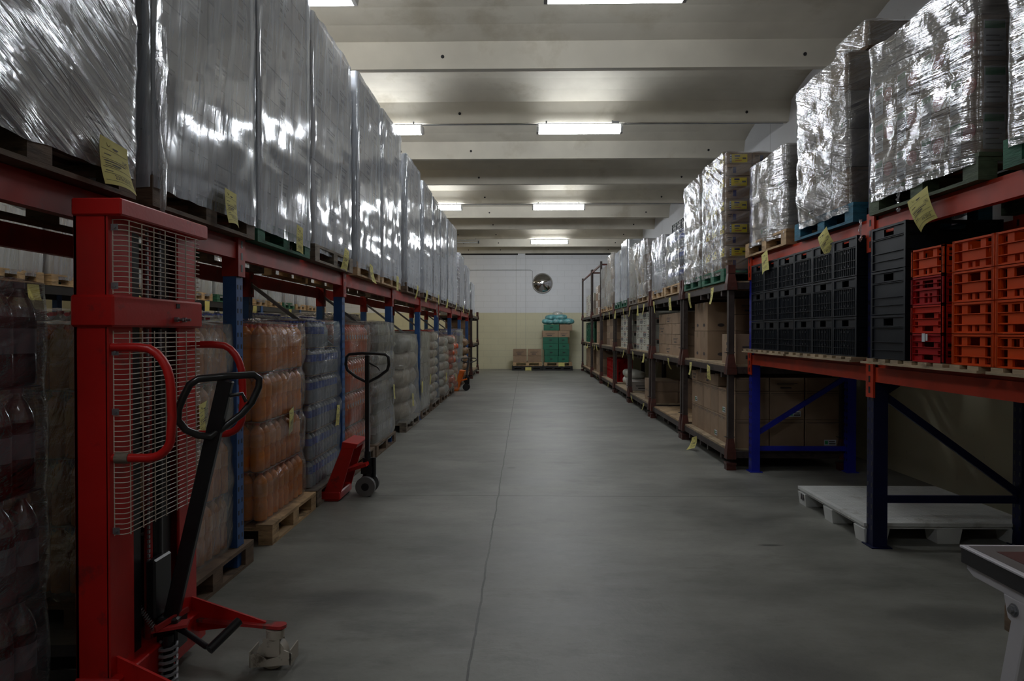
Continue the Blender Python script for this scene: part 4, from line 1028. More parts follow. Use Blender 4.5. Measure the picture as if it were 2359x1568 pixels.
    # tow bar and steering loop
    b = MB(); b.bar(L(-1.507, 2.92, 0.27), L(-1.255, 2.90, 1.30), 0.03, 0.062, up=(1, 0, 0))
    sh = b.obj('tow_bar', 'black', t, bevel=0.004)
    lp = [(-1.375, 2.83, 1.285), (-1.345, 2.84, 1.308), (-1.25, 2.90, 1.316), (-1.165, 2.97, 1.318), (-1.145, 2.98, 1.30), (-1.148, 2.98, 1.265), (-1.172, 2.965, 1.20), (-1.21, 2.945, 1.15), (-1.27, 2.915, 1.10),
          (-1.318, 2.89, 1.063), (-1.355, 2.86, 1.073), (-1.395, 2.835, 1.10), (-1.420, 2.82, 1.14), (-1.418, 2.82, 1.185), (-1.40, 2.825, 1.235)]
    MB().tube([L(*p) for p in lp], 0.0155, 12, closed=True).obj('steering_loop', 'blackplastic', sh, smooth=60)
    MB().tube([L(-1.27, 2.90, 1.235), L(-1.235, 2.905, 1.235), L(-1.20, 2.93, 1.24), L(-1.185, 2.935, 1.205)], 0.008, 8).obj('release_lever', 'blackplastic', sh, smooth=60)
    # foot pedal, springs, base bracket
    p = MB(); p.tube([L(-1.48, 2.90, 0.26), L(-1.40, 2.86, 0.245), L(-1.30, 2.80, 0.222), L(-1.27, 2.79, 0.222)], 0.012, 8); pd = p.obj('foot_pedal', 'black', t, smooth=60)
    MB().cyl(L(-1.275, 2.775, 0.218), L(-1.205, 2.90, 0.285), 0.019, 12).obj('pedal_grip', 'blackplastic', pd, smooth=50)
    def spring(a, b, r, turns, wr):
        a, b = Vector(a), Vector(b); d = (b - a); k = d.normalized(); s = k.cross(Vector((0, 1, 0.1))).normalized(); u = k.cross(s); pts = []
        for i in range(turns * 8 + 1): an = i * PI / 4; pts.append(a + d * (i / (turns * 8)) + (s * math.cos(an) + u * math.sin(an)) * r)
        return MB().tube(pts, wr, 5)
    spring(L(-1.63, 2.85, 0.40), L(-1.535, 2.85, 0.265), 0.010, 16, 0.0022).obj('return_spring', 'zinc', t, smooth=60)
    spring(L(-1.485, 2.86, 0.02), L(-1.485, 2.86, 0.21), 0.034, 7, 0.007).obj('pump_spring', 'zinc', t, smooth=60)
    MB().cyl(L(-1.485, 2.86, 0.02), L(-1.485, 2.86, 0.24), 0.02, 12).obj('pump_plunger', 'black', t, smooth=40)
    b = MB(); b.bar(L(-1.55, 2.86, 0.265), L(-1.42, 2.90, 0.275), 0.07, 0.012); b.bar(L(-1.52, 2.82, 0.28), L(-1.45, 2.96, 0.31), 0.012, 0.02); b.obj('pedal_bracket', 'red_worn', t)
    # outriggers with swivel casters
    for s, y in ((1, 3.22), (-1, 2.62)):
        yt = y - 0.13 if s > 0 else y - 0.17
        b = MB(); b.bar(L(-1.56, y, 0.165), L(-1.10, yt, 0.185), 0.06, 0.014); b.cyl(L(-1.10, yt, 0.178), L(-1.10, yt, 0.192), 0.03, 14)
        ou = b.obj('outrigger', 'red_worn', t)
        w = MB(); vs = [L(-1.56, y - 0.006, 0.10), L(-1.56, y - 0.006, 0.265), L(-1.17, yt + 0.02 - 0.006, 0.195), L(-1.17, yt + 0.02 - 0.006, 0.19)]
        w.add(vs + [(p[0], p[1] + 0.012, p[2]) for p in vs], [(0, 1, 2, 3), (7, 6, 5, 4), (0, 4, 5, 1), (1, 5, 6, 2), (2, 6, 7, 3), (3, 7, 4, 0)]); w.obj('gusset', 'red', t)
        cx, cy = -1.12, yt
        c = MB(); c.cyl(L(cx, cy, 0.135), L(cx, cy, 0.172), 0.04, 14); c.box(cx - ox - 0.045, cy - oy - 0.035, 0.06, cx - ox + 0.03, cy - oy - 0.030, 0.14); c.box(cx - ox - 0.045, cy - oy + 0.030, 0.06, cx - ox + 0.03, cy - oy + 0.035, 0.14)
        ca = c.obj('caster_fork', 'wheel', t, smooth=40)
        wl = MB(); wl.cyl(L(cx - 0.01, cy - 0.026, 0.066), L(cx - 0.01, cy + 0.026, 0.066), 0.065, 24); wl.obj('caster_wheel', 'wheel', ca, smooth=40)
        gd = MB(); gd.prism([(cx - ox - 0.095, 0.02), (cx - ox + 0.085, 0.035), (cx - ox + 0.09, 0.085), (cx - ox + 0.055, 0.10), (cx - ox + 0.03, 0.07), (cx - ox - 0.02, 0.055), (cx - ox - 0.06, 0.085), (cx - ox - 0.095, 0.075)], 'y', cy - oy - 0.055, cy - oy - 0.050)
        gd.box(cx - ox + 0.082, cy - oy - 0.055, 0.03, cx - ox + 0.087, cy - oy + 0.05, 0.10); gd.box(cx - ox - 0.098, cy - oy - 0.055, 0.02, cx - ox - 0.093, cy - oy + 0.05, 0.09)
        gd.obj('foot_guard', 'wheel', ca)
stacker()

# ------------------------------------------------------------------ hand pallet trucks
def pallet_truck(label, x, y, rz, red, low=False):
    t = thing('pallet_truck', label, 'pallet truck', (x, y, 0), rz)
    for s in (-1, 1):
        MB().prism([(-1.38, 0.032), (-0.30, 0.032), (-0.30, 0.06), (-0.26, 0.085), (-1.34, 0.085), (-1.38, 0.06)], 'y', s * 0.20 - 0.075, s * 0.20 + 0.075).obj('fork', red, t, bevel=0.004)
        b = MB(); vs = [(-0.36, 0.0), (-0.20, 0.0), (-0.05, 0.50), (-0.15, 0.52)]
        b.prism(vs, 'y', s * 0.11 - 0.010 - (0.16 if s < 0 else 0), s * 0.11 - (0.16 if s < 0 else 0) + 0.010); b.obj('side_plate', red, t, bevel=0.003)
    MB().prism([(-0.17, 0.47), (-0.04, 0.47), (-0.02, 0.51), (-0.16, 0.53)], 'y', -0.29, 0.13).obj('top_plate', red, t, bevel=0.003)
    MB().box(-0.36, -0.29, 0.01, -0.18, 0.13, 0.085).obj('heel', red, t, bevel=0.01)
    MB().bar((-0.24, -0.05, 0.22), (0.02, -0.05, 0.30), 0.22, 0.03).obj('link_arm', red, t)
    c = MB(); c.cyl((0, 0, 0.10), (0, 0, 0.34), 0.045, 16); c.cyl((0, 0, 0.34), (0, 0, 0.40), 0.03, 16); c.box(-0.05, -0.06, 0.20, 0.05, 0.06, 0.26); c.cyl((0.06, 0, 0.16), (0.06, 0, 0.34), 0.018, 12); c.obj('pump', 'black', t, smooth=40)
    MB().cyl((0, -0.10, 0.09), (0, 0.10, 0.09), 0.018, 10).obj('axle', 'black', t)
    for s in (-1, 1): MB().cyl((0, s * 0.085 - 0.025, 0.09), (0, s * 0.085 + 0.025, 0.09), 0.09, 28).cyl((0, s * 0.085 - 0.028, 0.09), (0, s * 0.085 + 0.028, 0.09), 0.035, 16, 1).obj('wheel', ['greywheel' if not low else 'black', 'black'], t, smooth=40)
    T = (Matrix.Translation((0, 0, 0.36)) @ Matrix.Rotation(R(-62 if low else 0), 4, 'X')) if low else Matrix.Translation((0, 0, 0.36))
    def q(x_, y_, z_): return tuple(T @ Vector((x_, y_, z_)))
    b = MB(); b.bar(q(0, 0, 0), q(0, 0, 0.93), 0.036, 0.055, up=(0, 1, 0) if not low else (1, 0, 0)); sh = b.obj('tow_bar', 'black', t, bevel=0.004)
    # loop across x (turned square to the aisle)
    pts = [(-0.17, 0.935), (-0.05, 0.945), (0.07, 0.945), (0.17, 0.935), (0.195, 0.91), (0.20, 0.84), (0.185, 0.79), (0.10, 0.725), (0, 0.675), (-0.10, 0.725), (-0.185, 0.79), (-0.20, 0.84), (-0.195, 0.91)]
    MB().tube([q(a, 0, c_) for a, c_ in pts], 0.014, 10, closed=True).obj('steering_loop', 'blackplastic', sh, smooth=60)
    MB().tube([q(0.01, 0, 0.86), q(0.05, 0, 0.84), q(0.095, 0, 0.815), q(0.115, 0, 0.785)], [0.010, 0.009, 0.007, 0.004], 8).obj('release_lever', 'blackplastic', sh, smooth=60)
pallet_truck('red hand pallet truck with black loop handle, parked between the water and orange drink loads', -1.46, 6.42, 0, 'red')
pallet_truck('orange hand pallet truck at the far end of the floor loads', -1.52, 18.0, 0, 'orange', low=True)

# ------------------------------------------------------------------ plastic crates
def crate_mesh(w, d, h, holes, ribs, matname, wall=0.012, key={}):
    """Crate w along x, d along y, walls cut by windows. holes: list of (u0,u1,v0,v1) on each wall."""
    k = (w, d, h, tuple(holes), tuple(ribs), matname)
    if k in key: return key[k]
    b = MB(); us = sorted({0, 1, *[a for H in holes for a in H[:2]]}); vs = sorted({0, 1, *[a for H in holes for a in H[2:]]})
    cells = []
    for i in range(len(us) - 1):
        for j in range(len(vs) - 1):
            uc, vc = (us[i] + us[i + 1]) / 2, (vs[j] + vs[j + 1]) / 2
            if any(a < uc < c and e < vc < f for a, c, e, f in holes): continue
            cells.append((us[i], us[i + 1], vs[j], vs[j + 1]))
    g = 0.002; W, D = w / 2 - g, d / 2 - g; H = h - 0.003; rc = 0.008
    for u0, u1, v0, v1 in cells:
        for s in (-1, 1):
            b.box(min(s * (W - rc), s * (W - rc - wall)), -D + u0 * 2 * D, v0 * H, max(s * (W - rc), s * (W - rc - wall)), -D + u1 * 2 * D, v1 * H)
            b.box(-W + u0 * 2 * W, min(s * (D - rc), s * (D - rc - wall)), v0 * H, -W + u1 * 2 * W, max(s * (D - rc), s * (D - rc - wall)), v1 * H)
    for v, t in ribs:
        z0, z1 = v * H, v * H + t
        for s in (-1, 1):
            b.box(min(s * W, s * (W - rc)), -D, z0, max(s * W, s * (W - rc)), D, min(z1, H)); b.box(-W, min(s * D, s * (D - rc)), z0, W, max(s * D, s * (D - rc)), min(z1, H))
    for sx in (-1, 1):
        for sy in (-1, 1): b.box(min(sx * W, sx * (W - 0.018)), min(sy * D, sy * (D - 0.018)), 0, max(sx * W, sx * (W - 0.018)), max(sy * D, sy * (D - 0.018)), H)
    b.box(-W + 0.01, -D + 0.01, 0, W - 0.01, D - 0.01, 0.008)
    key[k] = b.mesh('crate', [matname]); return key[k]
BH = [(0.36, 0.64, 0.76, 0.92)]
BR = [(0.0, 0.006), (0.2, 0.004), (0.38, 0.004), (0.70, 0.004), (0.73, 0.003), (0.945, 0.012)]
black_me = crate_mesh(0.60, 0.385, 0.290, BH, BR, 'crate_black')
bvar = MB()
def crate(label, me, x, y, z, group, cat='crate', name='plastic_crate', rz=0):
    return tag(put(name, me, None, (x, y, z), (0, 0, rz)), label, cat, group)
# fine upright bars of the black crates are part of their mesh
def black_detail():
    b = MB(); me = black_me
    b.v = [tuple(v.co) for v in me.vertices]; b.f = [tuple(p.vertices) for p in me.polygons]; b.m = [0] * len(b.f)
    for s in (-1, 1):
        for i in range(12):
            y = -0.170 + i * 0.031
            b.box(min(s * 0.290, s * 0.2945), y, 0.01, max(s * 0.290, s * 0.2945), y + 0.004, 0.20)
        for i in range(18):
            x = -0.27 + i * 0.032
            b.box(x, min(s * 0.1825, s * 0.187), 0.01, x + 0.004, max(s * 0.1825, s * 0.187), 0.20)
        for i in range(3):
            for j in range(2):
                b.box(min(s * 0.294, s * 0.2962), -0.07 + i * 0.055, 0.07 + j * 0.10, max(s * 0.294, s * 0.2962), -0.045 + i * 0.055, 0.082 + j * 0.10)
    return b.mesh('crate', ['crate_black'])
black_me = black_detail()
ZD = 1.325
tier = ['bottom', 'middle', 'top']
for c in range(6):
    for k in range(3):
        crate(f'black plastic crate, {tier[k]} of the {ORD[c + 1]} column from the bright blue post', black_me, 2.36 + 0.30, 7.34 - 0.1935 - c * 0.387, ZD + k * 0.2905, 'black crates on the blue rack')
for k in range(3):
    crate(f'black plastic crate, {tier[k]} of the single column beside the red crates', crate_mesh(0.60, 0.43, 0.290, BH, BR, 'crate_black'), 2.34 + 0.30, 4.56, ZD + k * 0.2905, 'black crates on the blue rack')
A1 = [(0.09, 0.22, 0.07, 0.26), (0.09, 0.22, 0.31, 0.60), (0.09, 0.22, 0.65, 0.90), (0.34, 0.64, 0.64, 0.90), (0.36, 0.46, 0.07, 0.26), (0.53, 0.63, 0.07, 0.26), (0.78, 0.91, 0.07, 0.26), (0.78, 0.91, 0.31, 0.60), (0.78, 0.91, 0.65, 0.90)]
RB_ = [(0.0, 0.006), (0.28, 0.004), (0.615, 0.004), (0.93, 0.01)]
A2 = [(0.08, 0.18, 0.20, 0.42), (0.08, 0.18, 0.50, 0.68), (0.30, 0.66, 0.54, 0.72), (0.32, 0.66, 0.08, 0.26), (0.80, 0.90, 0.20, 0.42), (0.80, 0.90, 0.50, 0.68)]
RB2 = [(0.0, 0.006), (0.28, 0.003), (0.52, 0.003), (0.73, 0.003), (0.94, 0.009)]
A3 = [(0.08, 0.24, 0.60, 0.86), (0.30, 0.46, 0.60, 0.86), (0.52, 0.68, 0.60, 0.86), (0.76, 0.92, 0.60, 0.86), (0.08, 0.24, 0.32, 0.54), (0.76, 0.92, 0.32, 0.54), (0.08, 0.24, 0.05, 0.27), (0.34, 0.66, 0.05, 0.27), (0.76, 0.92, 0.05, 0.27)]
A4 = [(0.09, 0.22, 0.07, 0.50), (0.09, 0.22, 0.60, 0.84), (0.33, 0.66, 0.60, 0.86), (0.36, 0.44, 0.07, 0.40), (0.50, 0.60, 0.07, 0.40), (0.76, 0.89, 0.07, 0.50), (0.76, 0.89, 0.60, 0.84)]
HC = 0.168
def col(y, d, specs, x=2.34, w=0.42, where=''):
    for k, (H, rb, m_, nm) in enumerate(specs):
        me = crate_mesh(w, d, HC, H, rb, m_)
        o = crate(f'{nm} bottle crate, {("bottom", "second", "third", "top")[k]} of the column {where}', me, x + w / 2, y + d / 2, ZD + k * HC, 'bottle crates on the blue rack', name='bottle_crate')
        if where == 'next to the black crates' and k == 0:
            s = MB(); s.box(-w / 2 - 0.003, -0.02 + 0.0, 0.125, -w / 2 + 0.0, -0.005, 0.165); s.box(-w / 2 - 0.003, 0.005, 0.12, -w / 2, 0.035, 0.168); s.obj('torn_sticker', 'whitelabel', o)
col(3.955, 0.33, [(A2, RB2, 'crate_red', 'crimson'), (A2, RB2, 'crate_redorange', 'red-orange'), (A4, RB2, 'crate_red', 'crimson'), (A1, RB_, 'crate_orange', 'orange')], where='next to the black crates')
col(3.515, 0.345, [(A1, RB_, 'crate_orange', 'orange')] * 4, x=2.33, where='after the red one')
col(3.165, 0.345, [(A3, RB_, 'crate_orange', 'orange'), (A3, RB_, 'crate_orange', 'orange'), (A1, RB_, 'crate_orange', 'orange'), (A1, RB_, 'crate_orange', 'orange')], x=2.33, where='second from the red one')
col(2.815, 0.345, [(A3, RB_, 'crate_orange', 'orange')] * 4, x=2.33, where='third from the red one')
# slatted boards under the crates
def deckboards(label, y0, y1, x0=2.325, x1=3.40):
    b = MB(); y = y0
    while y < y1 - 0.09: b.box(x0, y, 1.303, x1, y + 0.09, 1.323); y += 0.155
    b.box(x0 - 0.01, y0, 1.288, x0 + 0.085, y1, 1.3025); b.box(x0 + 0.5, y0, 1.288, x0 + 0.6, y1, 1.3025); b.box(x1 - 0.09, y0, 1.288, x1, y1, 1.3025)
    tag(b.obj('slatted_deck', 'deck'), label, 'deck board', 'slatted decks under the crates')
deckboards('slatted wooden deck under the half of the black crates by the bright blue post', 6.30, 7.50)
deckboards('slatted wooden deck under the black crates beside the middle post', 5.02, 6.24)
deckboards('slatted wooden deck under the single black column and the red crates', 3.62, 4.86)
deckboards('slatted wooden deck under the orange crates at the picture edge', 2.35, 3.55)

# ------------------------------------------------------------------ upper level of the blue rack with crates
ZR = 2.30 + 0.002
pallet('light new wooden pallet under the small two-layer wrapped load', 1, 2.38, 6.42, 1.18, 1.0, ZR, 'wood')
wrapped_load('low two-layer film-wrapped carton load on the light wooden pallet', 1, 2.40, 6.46, 7.46, 0.95, ZR + HP, 0.78, 2, 2, 2, style=('grey', 'greyslip'), film='film_band', amp=0.014, pinch=0.02, seed=41, ang=10, fine=10, step=0.04, group='wrapped loads above the crates')
pallet('blue-painted wooden pallet above the black crates', 1, 2.38, 5.12, 1.1, 1.0, ZR, 'wood_blue')
def missB(i, j, k): return k == 3 and j == 2
wrapped_load('tall crinkled film-wrapped carton load on the blue pallet', 1, 2.39, 5.20, 6.12, 0.95, ZR + HP, 1.12, 3, 2, 4, style=('plain', 'grey', 'greyslip'), film='film_wild', amp=0.022, pinch=0.02, seed=42, ang=35, fine=12, step=0.035, group='wrapped loads above the crates', lean=-0.02)
t = thing('wrapped_carton', 'dark flat film-wrapped carton lying on top of the tall crinkled load', 'carton', (2.92, 5.45, ZR + HP + 1.15))
put('carton', carton_mesh(0.80, 0.50, 0.20, 'dark'), t); put('stretch_film', film_mesh(0.83, 0.53, 0.20, 'film_wild', 0.012, 0, 0, 43, 0.04, 20, 10, skirt=0.0), t)
tag(put('carton', carton_mesh(0.40, 0.30, 0.17, 'plain'), None, (3.28, 5.40, ZR + HP + 1.355), (0, 0, 0.2)), 'small open brown carton on the dark flat one, near the right wall', 'carton')
pallet('dull green wooden pallet under the load of white-and-green labelled cartons', 1, 2.38, 3.72, 1.16, 1.0, ZR, 'wood_olive')
wrapped_load('film-wrapped load of cartons with white and green labels above the orange crates', 1, 2.39, 3.74, 4.86, 0.95, ZR + HP, 0.98, 4, 3, 4, style=('greylabel', 'plain', 'greenlabel', 'greenlabel'), film='film_band', amp=0.016, pinch=0.025, seed=44, ang=24, fine=14, step=0.035,
             group='wrapped loads above the crates', styler=lambda i, j, k: 'greenlabel' if k < 3 else 'grey', lean=0.0, missing=lambda i, j, k: k == 3 and j == 3)
pallet('green wooden pallet at the picture edge, above the orange crates', 1, 2.36, 2.38, 1.12, 1.0, ZR, 'wood_green')
wrapped_load('dark film-wrapped load at the picture edge, nearest on the blue rack', 1, 2.36, 2.42, 3.44, 0.95, ZR + HP, 1.15, 3, 2, 4, style=('dark', 'darkprint'), film='film_band', amp=0.016, seed=45, ang=20, fine=10, group='wrapped loads above the crates')
for i, (y, z, tl, cu, w) in enumerate(((4.22, 2.325, 14, 0.05, 0.22), (5.55, 2.29, 22, 0.07, 0.17), (6.88, 2.28, 12, 0.03, 0.17))):
    paper_tag(f'yellow paper tag hanging from the upper orange-red beam below {("the green-labelled cartons", "the blue pallet", "the light wooden pallet")[i]}', (2.34, y, z), -90, w=w, h=0.20, tilt=-tl, curl=cu, seed=i + 3, date='4/6/2015', detail=True, group='tags on the orange-red beam')
loose('strip of film hanging beside the middle dark post', (2.36, 5.0, 2.30), 0.16, 0.03, 5)
loose('twisted film end hanging below the green-labelled cartons', (2.37, 4.52, 2.43), 0.16, 0.04, 8)
# floor below: white plastic pallet, dark pallet, wrapped boxes seen through the frame
def white_pallet():
    b = MB(); b.box(0, 0, 0.125, 1.2, 1.2, 0.15); b.box(0.015, 0.015, 0.105, 1.185, 1.185, 0.126)
    for i in range(14):
        for j in range(30): b.box(0.04 + i * 0.081, 0.02 + j * 0.039, 0.150, 0.108 + i * 0.081, 0.046 + j * 0.039, 0.1515)
    for x in (0.0, 0.51, 1.02):
        for y in (0.0, 0.52, 1.04):
            p = [(x, y), (x + 0.18, y), (x + 0.18, y + 0.16), (x, y + 0.16)]; c = [(x + 0.012, y + 0.01), (x + 0.165, y + 0.01), (x + 0.165, y + 0.15), (x + 0.012, y + 0.15)]
            vs = [(a, e, 0.106) for a, e in p] + [(a, e, 0.0) for a, e in c]
            b.add(vs, [(0, 1, 2, 3), (7, 6, 5, 4), (0, 4, 5, 1), (1, 5, 6, 2), (2, 6, 7, 3), (3, 7, 4, 0)])
    b.box(-0.002, 1.07, 0.05, 0.001, 1.09, 0.10, 1); b.box(-0.002, 1.11, 0.05, 0.001, 1.13, 0.10, 1)
    return tag(b.obj('plastic_pallet', ['pallet_white', 'ink'], loc=(2.40, 4.97, 0), bevel=0.004), 'white plastic pallet on the floor under the empty bay of the blue rack', 'pallet')
white_pallet()
pallet('dark wooden pallet on the floor behind the white table', 1, 2.42, 2.45, 1.1, 1.0, 0.0, 'wood_dark')
pallet('second dark wooden pallet, stacked on the floor pallet behind the white table', 1, 2.43, 2.46, 1.1, 1.0, 0.146, 'wood_dark')

# ------------------------------------------------------------------ white table at the picture corner
def table():
    t = thing('work_table', 'white steel table with dark edge band and red-brown top, cut by the picture corner', 'table', (1.115, 1.80, 0))
    MB().box(0.0, -0.95, 0.912, 0.75, 0, 0.950).obj('edge_band', 'rubber', t, bevel=0.002)
    MB().box(-0.002, -0.952, 0.950, 0.752, 0.002, 0.956).box(0.0, -0.95, 0.9501, 0.75, 0.0, 0.9562).obj('rim', 'white', t, bevel=0.001)
    MB().box(0.012, -0.94, 0.9562, 0.74, -0.012, 0.9572).obj('border', 'greytop', t)
    MB().box(0.05, -0.90, 0.9572, 0.70, -0.06, 0.9580).obj('table_top', 'redtop', t)
    for x in (0.012, 0.70):
        MB().prism([(-0.945, 0.912), (-0.005, 0.912), (-0.005, 0.897), (-0.03, 0.885), (-0.92, 0.885), (-0.945, 0.897)], 'x', x, x + 0.035).obj('side_rail', 'white', t, bevel=0.002)
        g = MB().prism([(-0.145, 0.886), (-0.27, 0.886), (-0.245, 0.835), (-0.215, 0.815), (-0.160, 0.835)], 'x', x - 0.002, x + 0.006).obj('leg_bracket', 'white', t, bevel=0.001)
        MB().cyl((x - 0.002, -0.182, 0.861), (x - 0.009, -0.182, 0.861), 0.012, 6).cyl((x - 0.008, -0.182, 0.861), (x - 0.014, -0.182, 0.861), 0.007, 12).cyl((x - 0.001, -0.182, 0.861), (x - 0.004, -0.182, 0.861), 0.015, 16).obj('bolt', 'steel', g, smooth=40)
        MB().bar((x + 0.012, -0.190, 0.840), (x + 0.012, 0.0, 0.0), 0.02, 0.048, up=(0, 1, 0)).obj('leg', 'white', t, bevel=0.003)
        MB().bar((x + 0.012, -0.72, 0.90), (x + 0.012, -0.84, 0.0), 0.02, 0.048, up=(0, 1, 0)).obj('leg', 'white', t, bevel=0.003)
table()

# ------------------------------------------------------------------ brown stacking racks
DZ = [0.20, 1.12, 2.04]
def rack_unit(y0, y1, z, hp, label, x0=2.20, x1=3.50, rail=False, bottom=False, plank='deck'):
    t = thing('stacking_rack', label, 'rack', (x0, y0, z), 0, 'brown steel stacking racks'); D = x1 - x0; L = y1 - y0
    for sx in (0, 1):
        for sy in (0, 1):
            x, y = sx * D + (0.04 if sx == 0 else -0.04), (0.05 if sy == 0 else L - 0.05)
            b = MB(); z0 = -0.2 if bottom else -0.08
            if bottom: b.box(x - 0.05, y - 0.05, -0.2, x + 0.05, y + 0.05, -0.14)
            b.box(x - 0.055, y - 0.055, z0 + (0.0 if not bottom else 0.06) , x + 0.055, y + 0.055, z0 + 0.06 + (0.0 if not bottom else 0.02))
            b.lathe([(0.072, -0.08), (0.070, 0.0), (0.045, 0.13), (0.043, 0.15)], 4, 0, Matrix.Translation((x, y, 0)) @ Matrix.Rotation(PI / 4, 4, 'Z'))
            if hp > 0.2: b.box(x - 0.031, y - 0.031, 0.14, x + 0.031, y + 0.031, hp, 1); b.box(x - 0.06, y - 0.03, 0.155, x + 0.04, y + 0.03, 0.162, 1)
            else: b.box(x - 0.04, y - 0.04, 0.10, x + 0.04, y + 0.04, 0.19)
            b.obj('post', ['brown', 'browngrey'], t)
    for a in ((0.02, 0.08, -0.07, 0.07, L - 0.08, 0.0), (D - 0.07, 0.08, -0.07, D - 0.02, L - 0.08, 0.0), (0.08, 0.02, -0.07, D - 0.08, 0.07, 0.0), (0.08, L - 0.07, -0.07, D - 0.08, L - 0.02, 0.0)):
        MB().box(*a).obj('rail', 'browngrey', t)
    b = MB(); y = 0.09
    while y < L - 0.2: b.box(0.03, y, 0.001, D - 0.03, min(y + 0.29, L - 0.09), 0.022); y += 0.30
    b.obj('deck_board', plank, t)
    f = MB()
    for y in (0.35, L / 2 - 0.2, L / 2 + 0.15, L - 0.4): f.box(0.03, y, -0.13, D - 0.03, y + 0.05, -0.071)
    f.obj('fork_channel', 'browngrey', t)
    if rail:
        for a in ((0.02, 0.05, hp - 0.12, 0.06, L - 0.05, hp - 0.07), (D - 0.06, 0.05, hp - 0.12, D - 0.02, L - 0.05, hp - 0.07), (0.05, 0.02, hp - 0.12, D - 0.05, 0.06, hp - 0.07)): MB().box(*a).obj('top_rail', 'brown', t)
BAYS = [(7.60, 9.86), (9.90, 12.28), (12.42, 14.95), (15.0, 17.4), (17.5, 20.5), (20.6, 23.4), (23.5, 27.3)]
lv = ['floor-level', 'middle-level', 'top-level']
for i, (a, c) in enumerate(BAYS):
    for k in range(3):
        far = i >= 5
        hp = 0.84 if k < 2 else (1.55 if far else 0.1)
        rack_unit(a, c, DZ[k], hp, f'{lv[k]} brown steel stacking rack in the {ORD[i + 1]} bay counted from the blue rack', bottom=(k == 0), rail=(far and k == 2), plank='deck' if (i, k) != (1, 0) else 'wood')

def stack(fmt, x0, y0, z0, nx, ny, nz, w, d, h, style, group, jit=0.004, seed=0, only=None):
    """Loose cartons, each a thing. fmt gets {r} for the row up and {c} for the column away from the blue rack."""
    rnd = random.Random(seed * 3 + 1)
    for k in range(nz):
        for j in range(ny):
            for i in range(nx):
                if not (i == 0 or j == 0): continue
                if only and not only(i, j, k): continue
                st = style[(i + j + k) % len(style)] if isinstance(style, (tuple, list)) else style
                o = put('carton', carton_mesh(w, d, h, st), None, (x0 + (i + 0.5) * w + rnd.uniform(-jit, jit), y0 + (j + 0.5) * d, z0 + k * h))
                pos = f'row {ORD[k + 1]} up'.replace('row first', 'lowest row').replace(' up', '') if k == 0 else f'{ORD[k + 1]} row up'
                cc = f'{ORD[j + 1]} column' if i == 0 else f'{ORD[j + 1]} column, {ORD[i + 1]} deep'
                lab = fmt + f', {pos}, {cc}' if nz * ny * nx > 1 else fmt
                tag(o, lab, 'carton', group if nz * ny * nx > 1 else None)
T1, T2, T3 = DZ[0] + 0.024, DZ[1] + 0.024, DZ[2] + 0.024
stack('brown carton packed in the nearest low bay', 2.31, 7.72, T1, 3, 6, 2, 0.385, 0.335, 0.315, ('lines', 'lines', 'linesslip', 'lines'), 'cartons filling the lowest first bay', seed=1)
stack('flat carton on top of the packed low bay', 2.31, 7.72, T1 + 0.63, 3, 6, 1, 0.385, 0.335, 0.15, ('lines', 'print'), 'cartons filling the lowest first bay', seed=2, only=lambda i, j, k: not (j == 1 and i == 0))
stack('ochre carton on the middle deck beside the thick post', 2.32, 7.74, T2, 3, 2, 1, 0.37, 0.27, 0.34, ('print', 'marks'), 'ochre cartons on the middle deck', seed=3)
stack('tall dark carton pile behind the ochre cartons', 2.72, 7.80, T2 + 0.345, 2, 1, 2, 0.34, 0.30, 0.22, ('dark', 'print'), 'dark pile behind the ochre cartons', seed=4)
stack('dark carton piled behind the ochre pair', 2.50, 8.35, T2, 2, 1, 4, 0.38, 0.32, 0.19, ('dark', 'darkprint'), 'dark pile behind the ochre cartons', seed=5)
stack('upright carton with dark oval handle hole', 2.34, 9.02, T2, 2, 2, 2, 0.36, 0.35, 0.375, ('hole',), 'cartons with oval handle holes', seed=6)
stack('brown carton in the second low bay', 2.55, 10.15, T1, 2, 1, 1, 0.42, 0.50, 0.27, ('plain', 'print'), 'cartons in the second low bay', seed=7)
stack('wide dark carton at the back of the second low bay', 2.75, 11.1, T1, 1, 2, 2, 0.55, 0.45, 0.25, ('dark',), 'cartons in the second low bay', seed=8)
stack('carton stacked in the second middle bay', 2.32, 10.05, T2, 3, 4, 4, 0.38, 0.53, 0.165, ('plain', 'plain', 'print'), 'cartons in the second middle bay', seed=9)
stack('pair carton in the third low bay', 2.32, 12.62, T1, 2, 2, 2, 0.45, 0.48, 0.20, ('plain', 'lines'), 'cartons in the third low bay', seed=10)
stack('pale printed carton in the third middle bay', 2.32, 12.62, T2, 2, 5, 6, 0.45, 0.40, 0.125, ('whiteprint', 'whitebottleprint', 'white'), 'pale cartons in the third and fourth middle bays', seed=11)
stack('low pale tray carton in the fourth low bay', 2.32, 15.3, T1, 2, 1, 1, 0.5, 0.8, 0.20, ('greyprint',), None, seed=12)
stack('white bottle-printed carton in the fourth middle bay', 2.32, 15.2, T2, 2, 4, 6, 0.45, 0.45, 0.128, ('whitebottleprint', 'whiteprint'), 'pale cartons in the third and fourth middle bays', seed=13)
stack('carton in the fifth middle bay', 2.32, 17.8, T2, 2, 3, 4, 0.5, 0.7, 0.18, ('dark', 'plain'), 'dark cartons in the fifth middle bay', seed=14)
stack('upright carton in the sixth middle bay', 2.32, 20.9, T2, 2, 4, 2, 0.4, 0.45, 0.36, ('marks', 'plain'), 'upright cartons in the sixth middle bay', seed=15)
stack('carton in the sixth top bay', 2.32, 20.9, T3, 2, 3, 4, 0.5, 0.7, 0.23, ('dark', 'greyprint'), 'cartons in the far top bays', seed=16)
